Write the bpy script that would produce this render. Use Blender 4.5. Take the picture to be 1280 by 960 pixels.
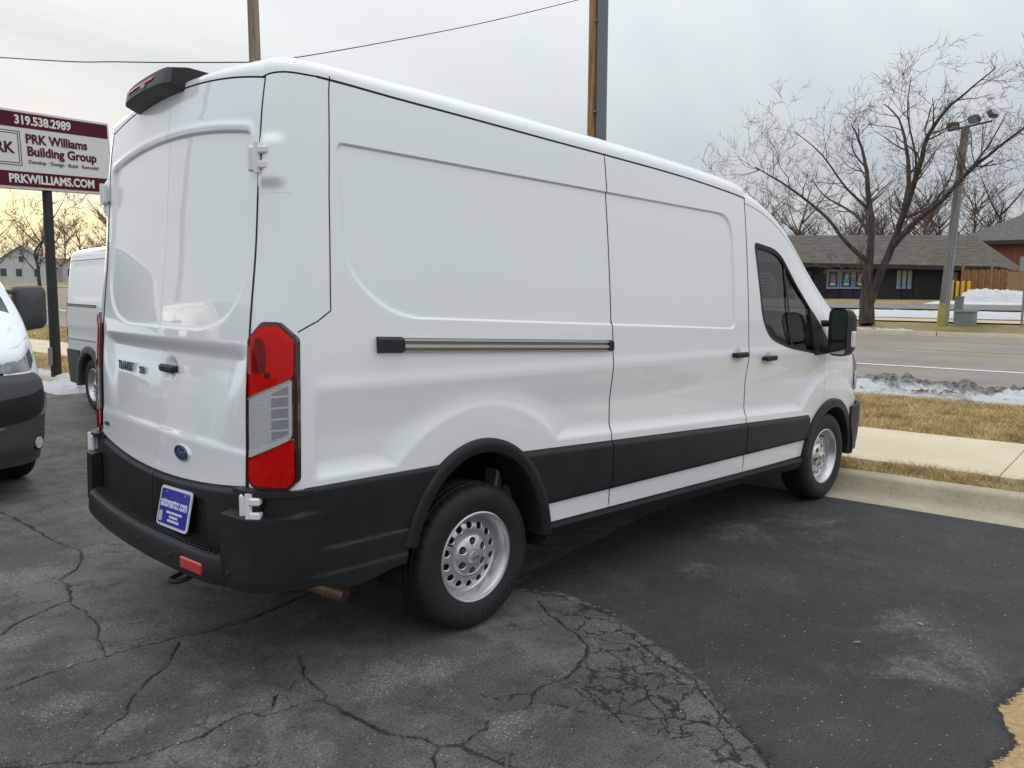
import bpy, bmesh, math, random
import numpy as np
from mathutils import Vector, Matrix
random.seed(7); np.random.seed(7)
R_ = math.radians
scene = bpy.context.scene
col = scene.collection
for _o in list(bpy.data.objects): bpy.data.objects.remove(_o, do_unlink=True)

# ------------------------------------------------------------------ camera
CAM = np.array([-2.520, -3.776, 1.605]); YAW, PITCH, ROLL, FPX = R_(45.590), R_(-6.227), R_(-0.690), 1006.4
def _camrot():
    cy, sy, cp, sp = math.cos(YAW), math.sin(YAW), math.cos(PITCH), math.sin(PITCH)
    f = np.array([cy*cp, sy*cp, sp]); r = np.array([sy, -cy, 0.]); d = np.cross(f, r)
    cr, sr = math.cos(ROLL), math.sin(ROLL)
    return np.stack([cr*r+sr*d, -sr*r+cr*d, f])
CR = _camrot()
cd = bpy.data.cameras.new('camera'); cam = bpy.data.objects.new('camera', cd); col.objects.link(cam)
cd.sensor_fit = 'HORIZONTAL'; cd.sensor_width = 36.; cd.lens = 36.*FPX/1280.; cd.clip_start = .05; cd.clip_end = 3000.
M = Matrix.Identity(4)
for i in range(3):
    M[i][0] = CR[0][i]; M[i][1] = -CR[1][i]; M[i][2] = -CR[2][i]; M[i][3] = CAM[i]
cam.matrix_world = M
scene.camera = cam

# ------------------------------------------------------------------ sky, sun, exposure
SUN_AZ, SUN_EL = R_(77.), R_(7.)          # low sun behind the cloud gap, over the houses (azimuth from +x to +y)
w = bpy.data.worlds.new('World'); scene.world = w; w.use_nodes = True
nt = w.node_tree; nt.nodes.clear()
def wn(t, **k):
    n = nt.nodes.new(t)
    for a, b in k.items(): setattr(n, a, b)
    return n
def wl(a, b): nt.links.new(a, b)
def wmath(op, a, b=None, clamp=False):
    n = wn('ShaderNodeMath', operation=op, use_clamp=clamp)
    for i, v in enumerate((a, b)):
        if v is None: continue
        if isinstance(v, (int, float)): n.inputs[i].default_value = v
        else: wl(v, n.inputs[i])
    return n.outputs[0]
def wmix(f, a, b):
    n = wn('ShaderNodeMix', data_type='RGBA')
    for s, v in ((n.inputs[0], f), (n.inputs[6], a), (n.inputs[7], b)):
        if isinstance(v, (int, float)): s.default_value = v
        elif isinstance(v, tuple): s.default_value = (*v, 1)
        else: wl(v, s)
    return n.outputs[2]
sky = wn('ShaderNodeTexSky', sky_type='NISHITA', sun_disc=False)
sky.sun_elevation = SUN_EL; sky.sun_rotation = math.pi/2-SUN_AZ
tc = wn('ShaderNodeTexCoord')
sep = wn('ShaderNodeSeparateXYZ'); wl(tc.outputs['Generated'], sep.inputs[0])
z = wmath('MAXIMUM', sep.outputs[2], 0.0)
# cloud deck: project the view direction on a plane overhead, fade to soft streaks near the horizon
dz = wmath('ADD', z, .16)
px = wmath('DIVIDE', sep.outputs[0], dz); py = wmath('DIVIDE', sep.outputs[1], dz)
cmb = wn('ShaderNodeCombineXYZ'); wl(px, cmb.inputs[0]); wl(py, cmb.inputs[1])
mp = wn('ShaderNodeMapping'); mp.inputs['Rotation'].default_value = (0, 0, R_(20)); mp.inputs['Scale'].default_value = (.55, 1.25, 1); wl(cmb.outputs[0], mp.inputs[0])
n1 = wn('ShaderNodeTexNoise'); n1.inputs['Scale'].default_value = .85; n1.inputs['Detail'].default_value = 5; n1.inputs['Roughness'].default_value = .5; n1.inputs['Distortion'].default_value = .5
wl(mp.outputs[0], n1.inputs[0])
cr = wn('ShaderNodeValToRGB'); wl(n1.outputs['Fac'], cr.inputs[0])
cr.color_ramp.elements[0].position = .33; cr.color_ramp.elements[0].color = (4.50, 4.92, 5.35, 1)
cr.color_ramp.elements[1].position = .66; cr.color_ramp.elements[1].color = (6.30, 6.58, 6.66, 1)
# an overcast deck grows brighter towards the zenith
grad = wmath('ADD', wmath('MULTIPLY', z, 1.5), .76)
vm = wn('ShaderNodeVectorMath', operation='SCALE'); wl(cr.outputs[0], vm.inputs[0]); wl(grad, vm.inputs['Scale'])
clouds = vm.outputs[0]
base = wmix(.94, sky.outputs[0], clouds)
# the break in the cloud low over the horizon where the sun sets
sd = wn('ShaderNodeVectorMath', operation='DOT_PRODUCT'); wl(tc.outputs['Generated'], sd.inputs[0])
sd.inputs[1].default_value = (math.cos(SUN_AZ), math.sin(SUN_AZ), 0.03)
az = wmath('POWER', wmath('MAXIMUM', sd.outputs['Value'], 0.), 42.)
az2 = wmath('POWER', wmath('MAXIMUM', sd.outputs['Value'], 0.), 6.)
band = wmath('POWER', wmath('SUBTRACT', 1., wmath('MULTIPLY', wmath('ABSOLUTE', wmath('SUBTRACT', z, .075)), 14., True), True), 1.7)
nb = wn('ShaderNodeTexNoise'); nb.inputs['Scale'].default_value = 9.; nb.inputs['Detail'].default_value = 3
mpb = wn('ShaderNodeMapping'); mpb.inputs['Scale'].default_value = (1, 1, 4.5); wl(tc.outputs['Generated'], mpb.inputs[0]); wl(mpb.outputs[0], nb.inputs[0])
bn = wmath('ADD', wmath('MULTIPLY', nb.outputs['Fac'], .9), .5)
g1 = wmath('MULTIPLY', wmath('MULTIPLY', az, band), bn, True)
b2 = wmath('POWER', wmath('SUBTRACT', 1., wmath('MULTIPLY', z, 3.2), True), 2.)
g2 = wmath('MULTIPLY', wmath('MULTIPLY', az2, b2), .30, True)
base = wmix(g2, base, (9.6, 9.0, 7.7))
base = wmix(g1, base, (13.5, 10.6, 5.6))
bg = wn('ShaderNodeBackground'); bg.inputs['Strength'].default_value = .10; wl(base, bg.inputs[0])
wo = wn('ShaderNodeOutputWorld'); wl(bg.outputs[0], wo.inputs[0])
sl = bpy.data.lights.new('sun', 'SUN'); so = bpy.data.objects.new('sun', sl); col.objects.link(so)
sl.energy = .5; sl.angle = R_(25.); sl.color = (1., .86, .68)
so.rotation_euler = Vector((-math.cos(SUN_AZ)*math.cos(SUN_EL), -math.sin(SUN_AZ)*math.cos(SUN_EL), -math.sin(SUN_EL))).to_track_quat('-Z', 'Y').to_euler()
vs = scene.view_settings; vs.view_transform = 'Standard'; vs.look = 'None'; vs.gamma = 1.; vs.exposure = .30; vs.use_curve_mapping = False

# ------------------------------------------------------------------ materials
MATS = {}
def mat(name, color=(.5, .5, .5), rough=.5, metal=0., coat=0., coat_rough=.03, spec=.5, noise=None, bump=None, trans=0., alpha=1., ior=1.45, emit=None):
    """noise=(scale, amount, detail): mottles the colour; bump=(scale, strength, distance)"""
    if name in MATS: return MATS[name]
    m = bpy.data.materials.new(name); m.use_nodes = True; t = m.node_tree; b = t.nodes['Principled BSDF']
    b.inputs['Base Color'].default_value = (*color, 1); b.inputs['Roughness'].default_value = rough; b.inputs['Metallic'].default_value = metal
    b.inputs['Coat Weight'].default_value = coat; b.inputs['Coat Roughness'].default_value = coat_rough
    b.inputs['Specular IOR Level'].default_value = spec; b.inputs['Transmission Weight'].default_value = trans
    b.inputs['Alpha'].default_value = alpha; b.inputs['IOR'].default_value = ior
    if emit: b.inputs['Emission Color'].default_value = (*emit[0], 1); b.inputs['Emission Strength'].default_value = emit[1]
    tcn = t.nodes.new('ShaderNodeTexCoord')
    if noise:
        n = t.nodes.new('ShaderNodeTexNoise'); n.inputs['Scale'].default_value = noise[0]; n.inputs['Detail'].default_value = noise[2] if len(noise) > 2 else 4
        n.inputs['Roughness'].default_value = .65
        t.links.new(tcn.outputs['Object'], n.inputs[0])
        r = t.nodes.new('ShaderNodeValToRGB'); a = noise[1]
        r.color_ramp.elements[0].position = .3; r.color_ramp.elements[1].position = .7
        r.color_ramp.elements[0].color = (*[c*(1-a) for c in color], 1); r.color_ramp.elements[1].color = (*[min(1, c*(1+a)) for c in color], 1)
        t.links.new(n.outputs['Fac'], r.inputs[0]); t.links.new(r.outputs[0], b.inputs['Base Color'])
    if bump:
        n = t.nodes.new('ShaderNodeTexNoise'); n.inputs['Scale'].default_value = bump[0]; n.inputs['Detail'].default_value = 3
        t.links.new(tcn.outputs['Object'], n.inputs[0])
        bp = t.nodes.new('ShaderNodeBump'); bp.inputs['Strength'].default_value = bump[1]; bp.inputs['Distance'].default_value = bump[2]
        t.links.new(n.outputs['Fac'], bp.inputs['Height']); t.links.new(bp.outputs[0], b.inputs['Normal'])
    MATS[name] = m
    return m
PAINT = mat('white_paint', (.865, .888, .905), .30, coat=1., coat_rough=.02)
PLASTIC = mat('black_plastic', (.0145, .0150, .0165), .48, spec=.40, noise=(5, .35, 5), bump=(420, .2, .001))
PLASTIC_D = mat('black_plastic_dull', (.012, .012, .013), .6)
GLOSSB = mat('gloss_black', (.008, .008, .009), .12, coat=.5)
GAP = mat('panel_gap', (.006, .006, .007), .8)
UNDER = mat('underbody', (.010, .010, .011), .85)
RUBBER = mat('tyre_rubber', (.017, .017, .019), .62, noise=(14, .25, 3), bump=(160, .1, .002))
SILVER = mat('wheel_silver', (.62, .63, .64), .30, metal=.75, noise=(9, .06, 3))
CHROME = mat('chrome', (.75, .76, .78), .10, metal=1.)
ALU = mat('brushed_aluminium', (.58, .57, .55), .28, metal=1.)
def m_glass(name, tint, ior=1.65):
    m = bpy.data.materials.new(name); m.use_nodes = True; t = m.node_tree; t.nodes.clear(); MATS[name] = m
    o = t.nodes.new('ShaderNodeOutputMaterial'); mx = t.nodes.new('ShaderNodeMixShader'); tr = t.nodes.new('ShaderNodeBsdfTransparent'); g = t.nodes.new('ShaderNodeBsdfGlossy'); f = t.nodes.new('ShaderNodeFresnel')
    tr.inputs[0].default_value = (*tint, 1); g.inputs['Roughness'].default_value = .01; f.inputs[0].default_value = ior
    t.links.new(f.outputs[0], mx.inputs[0]); t.links.new(tr.outputs[0], mx.inputs[1]); t.links.new(g.outputs[0], mx.inputs[2]); t.links.new(mx.outputs[0], o.inputs[0])
    return m
GLASS = m_glass('tinted_window_glass', (.27, .40, .36))
DGLASS = mat('dark_window_glass', (.012, .017, .018), .03, coat=.6)
DARKINT = mat('cab_interior', (.02, .02, .022), .75)

# ------------------------------------------------------------------ mesh helpers
def link(o, parent=None):
    col.objects.link(o)
    if parent is not None: o.parent = parent
    return o
def mesh(name, verts, faces, m=None, parent=None, smooth=True, sharp=35., mats=None, midx=None):
    me = bpy.data.meshes.new(name); me.from_pydata([tuple(v) for v in verts] if not isinstance(verts, np.ndarray) else verts.tolist(), [], faces if isinstance(faces, list) else faces.tolist())
    for x in (mats or ([m] if m else [])): me.materials.append(x)
    if midx is not None: me.polygons.foreach_set('material_index', np.asarray(midx, dtype=np.int32))
    if smooth:
        me.polygons.foreach_set('use_smooth', np.ones(len(me.polygons), dtype=bool))
        if sharp: me.set_sharp_from_angle(angle=R_(sharp))
    me.update()
    o = bpy.data.objects.new(name, me)
    return link(o, parent)
def thing(name, label, cat, loc=(0, 0, 0), rz=0., group=None):
    o = bpy.data.objects.new(name, None); o.empty_display_size = .1; o.location = loc; o.rotation_euler = (0, 0, rz)
    o['label'] = label; o['category'] = cat
    if group: o['group'] = group
    return link(o)
def tag(o, label, cat, group=None):
    o['label'] = label; o['category'] = cat
    if group: o['group'] = group
    return o
def structure(o, label=None):
    o['kind'] = 'structure'
    if label: o['label'] = label
    return o
def stuff(o, label=None, cat=None):
    o['kind'] = 'stuff'
    if label: o['label'] = label
    if cat: o['category'] = cat
    return o
class MB:
    """collects shapes into one mesh"""
    def __init__(s): s.v = []; s.f = []
    def add(s, v, f):
        o = len(s.v); s.v.extend([tuple(map(float, p)) for p in v]); s.f.extend([tuple(i+o for i in q) for q in f]); return s
    def box(s, c, d, rot=None, bev=0.):
        hx, hy, hz = d[0]/2, d[1]/2, d[2]/2
        if bev <= 0:
            P = [(sx*hx, sy*hy, sz*hz) for sz in (-1, 1) for sy in (-1, 1) for sx in (-1, 1)]
            F = [(0, 2, 3, 1), (4, 5, 7, 6), (0, 1, 5, 4), (2, 6, 7, 3), (0, 4, 6, 2), (1, 3, 7, 5)]
        else:
            b = min(bev, hx*.95, hy*.95, hz*.95); P = []; idx = {}
            for sx in (-1, 1):
                for sy in (-1, 1):
                    for sz in (-1, 1):
                        for ax in range(3):
                            q = [sx*(hx-b), sy*(hy-b), sz*(hz-b)]; q[ax] = (sx*hx, sy*hy, sz*hz)[ax]
                            idx[(sx, sy, sz, ax)] = len(P); P.append(tuple(q))
            F = []
            g = lambda *k: idx[k]
            for sg in (-1, 1):
                F.append([g(sg, a, b2, 0) for a, b2 in ((-1, -1), (1, -1), (1, 1), (-1, 1))][::sg])
                F.append([g(a, sg, b2, 1) for a, b2 in ((-1, -1), (1, -1), (1, 1), (-1, 1))][::-sg])
                F.append([g(a, b2, sg, 2) for a, b2 in ((-1, -1), (1, -1), (1, 1), (-1, 1))][::sg])
            for a in (-1, 1):
                for c2 in (-1, 1):
                    F.append([g(-1, a, c2, 1), g(1, a, c2, 1), g(1, a, c2, 2), g(-1, a, c2, 2)][::(1 if a*c2 > 0 else -1)])
                    F.append([g(a, -1, c2, 0), g(a, 1, c2, 0), g(a, 1, c2, 2), g(a, -1, c2, 2)][::(-1 if a*c2 > 0 else 1)])
                    F.append([g(a, c2, -1, 0), g(a, c2, 1, 0), g(a, c2, 1, 1), g(a, c2, -1, 1)][::(1 if a*c2 > 0 else -1)])
            for sx in (-1, 1):
                for sy in (-1, 1):
                    for sz in (-1, 1):
                        F.append([g(sx, sy, sz, 0), g(sx, sy, sz, 1), g(sx, sy, sz, 2)][::(1 if sx*sy*sz > 0 else -1)])
            F = [tuple(x) for x in F]
        if rot is not None: P = [tuple(rot @ Vector(p)) for p in P]
        return s.add([(p[0]+c[0], p[1]+c[1], p[2]+c[2]) for p in P], F)
    def tube(s, pts, rad, n=8, cap=True):
        pts = [Vector(p) for p in pts]; k = len(pts)
        rad = [rad]*k if isinstance(rad, (int, float)) else list(rad)
        V = []; up = None
        for i, p in enumerate(pts):
            t = (pts[min(i+1, k-1)]-pts[max(i-1, 0)])
            if t.length < 1e-9: t = Vector((0, 0, 1))
            t.normalize()
            if up is None:
                up = Vector((0, 0, 1)) if abs(t.z) < .9 else Vector((1, 0, 0))
            a = t.cross(up)
            if a.length < 1e-6: a = t.orthogonal()
            a.normalize(); b = a.cross(t).normalized(); up = b
            for j in range(n):
                th = 2*math.pi*j/n; V.append(p+(a*math.cos(th)+b*math.sin(th))*rad[i])
        F = []
        for i in range(k-1):
            for j in range(n):
                j2 = (j+1) % n; F.append((i*n+j, (i+1)*n+j, (i+1)*n+j2, i*n+j2))
        if cap: F.append(tuple(range(n))); F.append(tuple(reversed(range((k-1)*n, k*n))))
        return s.add(V, F)
    def lathe(s, prof, n=32, axis='z', c=(0, 0, 0), close=False):
        """prof: (radius, height) pairs"""
        V = []; k = len(prof)
        for j in range(n):
            th = 2*math.pi*j/n
            for r, h in prof:
                a, b = r*math.cos(th), r*math.sin(th)
                V.append({'z': (a, b, h), 'y': (a, h, b), 'x': (h, a, b)}[axis])
        F = []
        for j in range(n):
            j2 = (j+1) % n
            for i in range(k-1):
                F.append((j*k+i, j2*k+i, j2*k+i+1, j*k+i+1) if axis != 'y' else (j*k+i, j*k+i+1, j2*k+i+1, j2*k+i))
        return s.add([(p[0]+c[0], p[1]+c[1], p[2]+c[2]) for p in V], F)
    def prism(s, poly, h0, h1, frame=None):
        """polygon (u,v) extruded along w from h0 to h1; frame maps (u,v,w)->xyz"""
        fr = frame or (lambda u, v, w_: (u, v, w_)); n = len(poly)
        V = [fr(u, v, h0) for u, v in poly]+[fr(u, v, h1) for u, v in poly]
        F = [tuple(reversed(range(n))), tuple(range(n, 2*n))]+[(i, (i+1) % n, n+(i+1) % n, n+i) for i in range(n)]
        return s.add(V, F)
    def build(s, name, m, parent=None, smooth=True, sharp=35.): return mesh(name, s.v, s.f, m, parent, smooth, sharp)
def grid_faces(nu, nv, keep=None, flip=False):
    i = np.arange(nu-1)[:, None]; j = np.arange(nv-1)[None, :]
    a = i*nv+j; q = np.stack([a, a+nv, a+nv+1, a+1], -1)
    if flip: q = q[..., ::-1]
    q = q.reshape(-1, 4)
    return q if keep is None else q[keep.reshape(-1)]
def grid_mesh(name, P, m, parent=None, keep=None, flip=False, sharp=35., smooth=True):
    nu, nv = P.shape[:2]; f = grid_faces(nu, nv, keep, flip); V = P.reshape(-1, 3)
    if keep is not None:
        used = np.unique(f); rm = np.full(len(V), -1); rm[used] = np.arange(len(used)); V = V[used]; f = rm[f]
    return mesh(name, V, f, m, parent, smooth, sharp)
def sm(a, b, x):
    t = np.clip((np.asarray(x, float)-a)/(b-a), 0, 1); return t*t*(3-2*t)
def itp(x, xs, ys):
    """smooth monotone cubic through knots"""
    xs = np.asarray(xs, float); ys = np.asarray(ys, float); d = np.diff(ys)/np.diff(xs)
    mm = np.zeros_like(ys); mm[0], mm[-1] = d[0], d[-1]
    for i in range(1, len(xs)-1):
        mm[i] = 0 if d[i-1]*d[i] <= 0 else 2*d[i-1]*d[i]/(d[i-1]+d[i])
    x = np.clip(np.asarray(x, float), xs[0], xs[-1]); k = np.clip(np.searchsorted(xs, x)-1, 0, len(xs)-2)
    h = xs[k+1]-xs[k]; t = (x-xs[k])/h
    return (2*t**3-3*t**2+1)*ys[k]+(t**3-2*t**2+t)*h*mm[k]+(-2*t**3+3*t**2)*ys[k+1]+(t**3-t**2)*h*mm[k+1]
def sdf(px_, pz_, poly):
    """signed distance to a polygon, negative inside"""
    P = np.asarray(poly, float); x = np.asarray(px_, float); z_ = np.asarray(pz_, float)
    x, z_ = np.broadcast_arrays(x, z_)
    d = np.full(x.shape, 1e9); ins = np.zeros(x.shape, bool); n = len(P)
    for i in range(n):
        a, b = P[i], P[(i+1) % n]; e = b-a; wx, wz = x-a[0], z_-a[1]
        t = np.clip((wx*e[0]+wz*e[1])/(e@e+1e-12), 0, 1); d = np.minimum(d, (wx-e[0]*t)**2+(wz-e[1]*t)**2)
        c = ((a[1] > z_) != (b[1] > z_)) & (x < (b[0]-a[0])*(z_-a[1])/(b[1]-a[1]+1e-15)+a[0]); ins ^= c
    return np.where(ins, -1, 1)*np.sqrt(d)
def near_poly(x, z_, poly):
    P = np.asarray(poly, float); best = np.full(x.shape, 1e9); ox, oz = x.copy(), z_.copy(); n = len(P)
    for i in range(n):
        a, b = P[i], P[(i+1) % n]; e = b-a
        t = np.clip(((x-a[0])*e[0]+(z_-a[1])*e[1])/(e@e+1e-12), 0, 1); qx, qz = a[0]+e[0]*t, a[1]+e[1]*t
        d = (x-qx)**2+(z_-qz)**2; k = d < best; best[k] = d[k]; ox[k] = qx[k]; oz[k] = qz[k]
    return ox, oz
def cut(X, Z, poly):
    """remove the quads inside poly; snap the rim vertices onto it; returns X, Z, keep"""
    cx = (X[:-1, :-1]+X[1:, 1:])/2; cz = (Z[:-1, :-1]+Z[1:, 1:])/2
    keep = sdf(cx, cz, poly) > 0
    pad = np.pad(keep, 1, constant_values=True)
    cnt = pad[:-1, :-1].astype(int)+pad[1:, :-1]+pad[:-1, 1:]+pad[1:, 1:]
    rim = (cnt > 0) & (cnt < 4)
    nx, nz = near_poly(X[rim], Z[rim], poly); X, Z = X.copy(), Z.copy(); X[rim] = nx; Z[rim] = nz
    return X, Z, keep
def rounded(poly, r, n=5):
    """round the corners of a polygon"""
    out = []; k = len(poly)
    for i in range(k):
        p0, p1, p2 = [Vector(poly[j % k]).to_2d() for j in (i-1, i, i+1)]
        rr = r[i] if isinstance(r, (list, tuple)) else r
        a, b = (p0-p1), (p2-p1); rr = min(rr, a.length*.49, b.length*.49); a = p1+a.normalized()*rr; b = p1+b.normalized()*rr
        for q in range(n+1):
            t = q/n; out.append(tuple((1-t)**2*a+2*t*(1-t)*p1+t*t*b))
    return out
FONT = None
def text(name, body, size, m, parent, origin, right, up, depth=.002, align='CENTER', shear=0., sx=1., bold=0.):
    cu = bpy.data.curves.new(name, 'FONT'); cu.body = body; cu.size = size; cu.align_x = align; cu.align_y = 'CENTER'; cu.extrude = depth/2; cu.shear = shear; cu.offset = bold; cu.resolution_u = 3
    tmp = bpy.data.objects.new('tmp', cu); col.objects.link(tmp); bpy.context.view_layer.update()
    me = bpy.data.meshes.new_from_object(tmp.evaluated_get(bpy.context.evaluated_depsgraph_get()))
    bpy.data.objects.remove(tmp); bpy.data.curves.remove(cu)
    r = Vector(right).normalized(); u = Vector(up).normalized(); nn = r.cross(u)
    mt = Matrix(((r.x*sx, u.x, nn.x, origin[0]), (r.y*sx, u.y, nn.y, origin[1]), (r.z*sx, u.z, nn.z, origin[2]), (0, 0, 0, 1)))
    me.transform(mt); me.materials.clear(); me.materials.append(m); me.name = name
    return link(bpy.data.objects.new(name, me), parent)
def copy_tree(o, parent=None):
    c = o.copy(); col.objects.link(c); c.parent = parent
    for ch in list(o.children): copy_tree(ch, c)
    return c

# ================================================================== THE SETTING: lot, kerb, verge, sidewalk, road
NV = np.array([.9935, .1140]); KV = np.array([-.1140, .9935])     # across the street / along the street
def nt_xy(n, t): return n*NV[0]+t*KV[0], n*NV[1]+t*KV[1]
def zp(n, t):
    n = np.asarray(n, float); t = np.asarray(t, float)
    zz = itp(n, [4.2, 4.9, 6.85, 9.6, 10.4, 11.3, 14.5, 18, 21.5, 24.4, 27, 33, 40, 60, 120, 600], [.12, .115, .125, .15, .14, .10, .30, .455, .51, .545, .86, 1.18, 1.58, 1.9, 2.2, 5.])
    return zz+1.05*sm(30, 58, t)*sm(4.5, 9, n)
def kn(t): return -1.5*sm(9.1, 10.1, t)
def lattice(shape_seed, x, y):
    rng = np.random.RandomState(shape_seed); L = rng.rand(256, 256)
    xi, yi = np.floor(x).astype(int), np.floor(y).astype(int); fx, fy = x-xi, y-yi
    fx, fy = fx*fx*(3-2*fx), fy*fy*(3-2*fy); a, b, c, d = L[xi % 256, yi % 256], L[(xi+1) % 256, yi % 256], L[xi % 256, (yi+1) % 256], L[(xi+1) % 256, (yi+1) % 256]
    return (a*(1-fx)+b*fx)*(1-fy)+(c*(1-fx)+d*fx)*fy
def fbm(seed, x, y, oct=4, g=.5):
    s = 0; a = 1.; tot = 0
    for o in range(oct): s = s+a*lattice(seed+o, x*2**o, y*2**o); tot += a; a *= g
    return s/tot
def attr(o, name, arr):
    at = o.data.attributes.new(name, 'FLOAT', 'POINT'); at.data.foreach_set('value', np.ascontiguousarray(arr.reshape(-1), dtype=np.float32))
class NT_:
    """small node-building helper"""
    def __init__(s, name):
        s.m = bpy.data.materials.new(name); s.m.use_nodes = True; s.t = s.m.node_tree; s.b = s.t.nodes['Principled BSDF']; s.tc = s.t.nodes.new('ShaderNodeTexCoord').outputs['Object']; MATS[name] = s.m
    def n(s, ty, **k):
        x = s.t.nodes.new(ty)
        for a, b in k.items(): setattr(x, a, b)
        return x
    def put(s, sock, v):
        if isinstance(v, (int, float)): sock.default_value = v
        elif isinstance(v, tuple): sock.default_value = (*v, 1) if len(v) == 3 and sock.type == 'RGBA' else v
        else: s.t.links.new(v, sock)
    def noise(s, scale, det=4, rough=.55, dist=0., vec=None):
        x = s.n('ShaderNodeTexNoise'); s.put(x.inputs[0], vec or s.tc); x.inputs['Scale'].default_value = scale; x.inputs['Detail'].default_value = det; x.inputs['Roughness'].default_value = rough; x.inputs['Distortion'].default_value = dist
        return x.outputs['Fac']
    def vor(s, scale, feature='DISTANCE_TO_EDGE', vec=None, out='Distance'):
        x = s.n('ShaderNodeTexVoronoi', feature=feature); s.put(x.inputs['Vector'], vec or s.tc); x.inputs['Scale'].default_value = scale
        return x.outputs[out]
    def attr(s, nm): return s.n('ShaderNodeAttribute', attribute_name=nm).outputs['Fac']
    def math(s, op, a, b=0., clamp=False):
        x = s.n('ShaderNodeMath', operation=op, use_clamp=clamp); s.put(x.inputs[0], a); s.put(x.inputs[1], b); return x.outputs[0]
    def ss(s, v, a, b):
        x = s.n('ShaderNodeMapRange', interpolation_type='SMOOTHSTEP'); s.put(x.inputs[0], v); x.inputs[1].default_value = a; x.inputs[2].default_value = b
        return x.outputs[0]
    def mix(s, f, a, b, mode='MIX'):
        x = s.n('ShaderNodeMix', data_type='RGBA', blend_type=mode); s.put(x.inputs[0], f); s.put(x.inputs[6], a); s.put(x.inputs[7], b); return x.outputs[2]
    def mapping(s, scale=(1, 1, 1), rot=(0, 0, 0)):
        x = s.n('ShaderNodeMapping'); s.put(x.inputs[0], s.tc); x.inputs['Scale'].default_value = scale; x.inputs['Rotation'].default_value = rot; return x.outputs[0]
    def bump(s, h, st=.5, d=.01):
        x = s.n('ShaderNodeBump'); x.inputs['Strength'].default_value = st; x.inputs['Distance'].default_value = d; s.put(x.inputs['Height'], h); s.put(s.b.inputs['Normal'], x.outputs[0])
    def done(s, colr=None, rough=None, spec=None):
        if colr is not None: s.put(s.b.inputs['Base Color'], colr)
        if rough is not None: s.put(s.b.inputs['Roughness'], rough)
        if spec is not None: s.put(s.b.inputs['Specular IOR Level'], spec)
        return s.m
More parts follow.
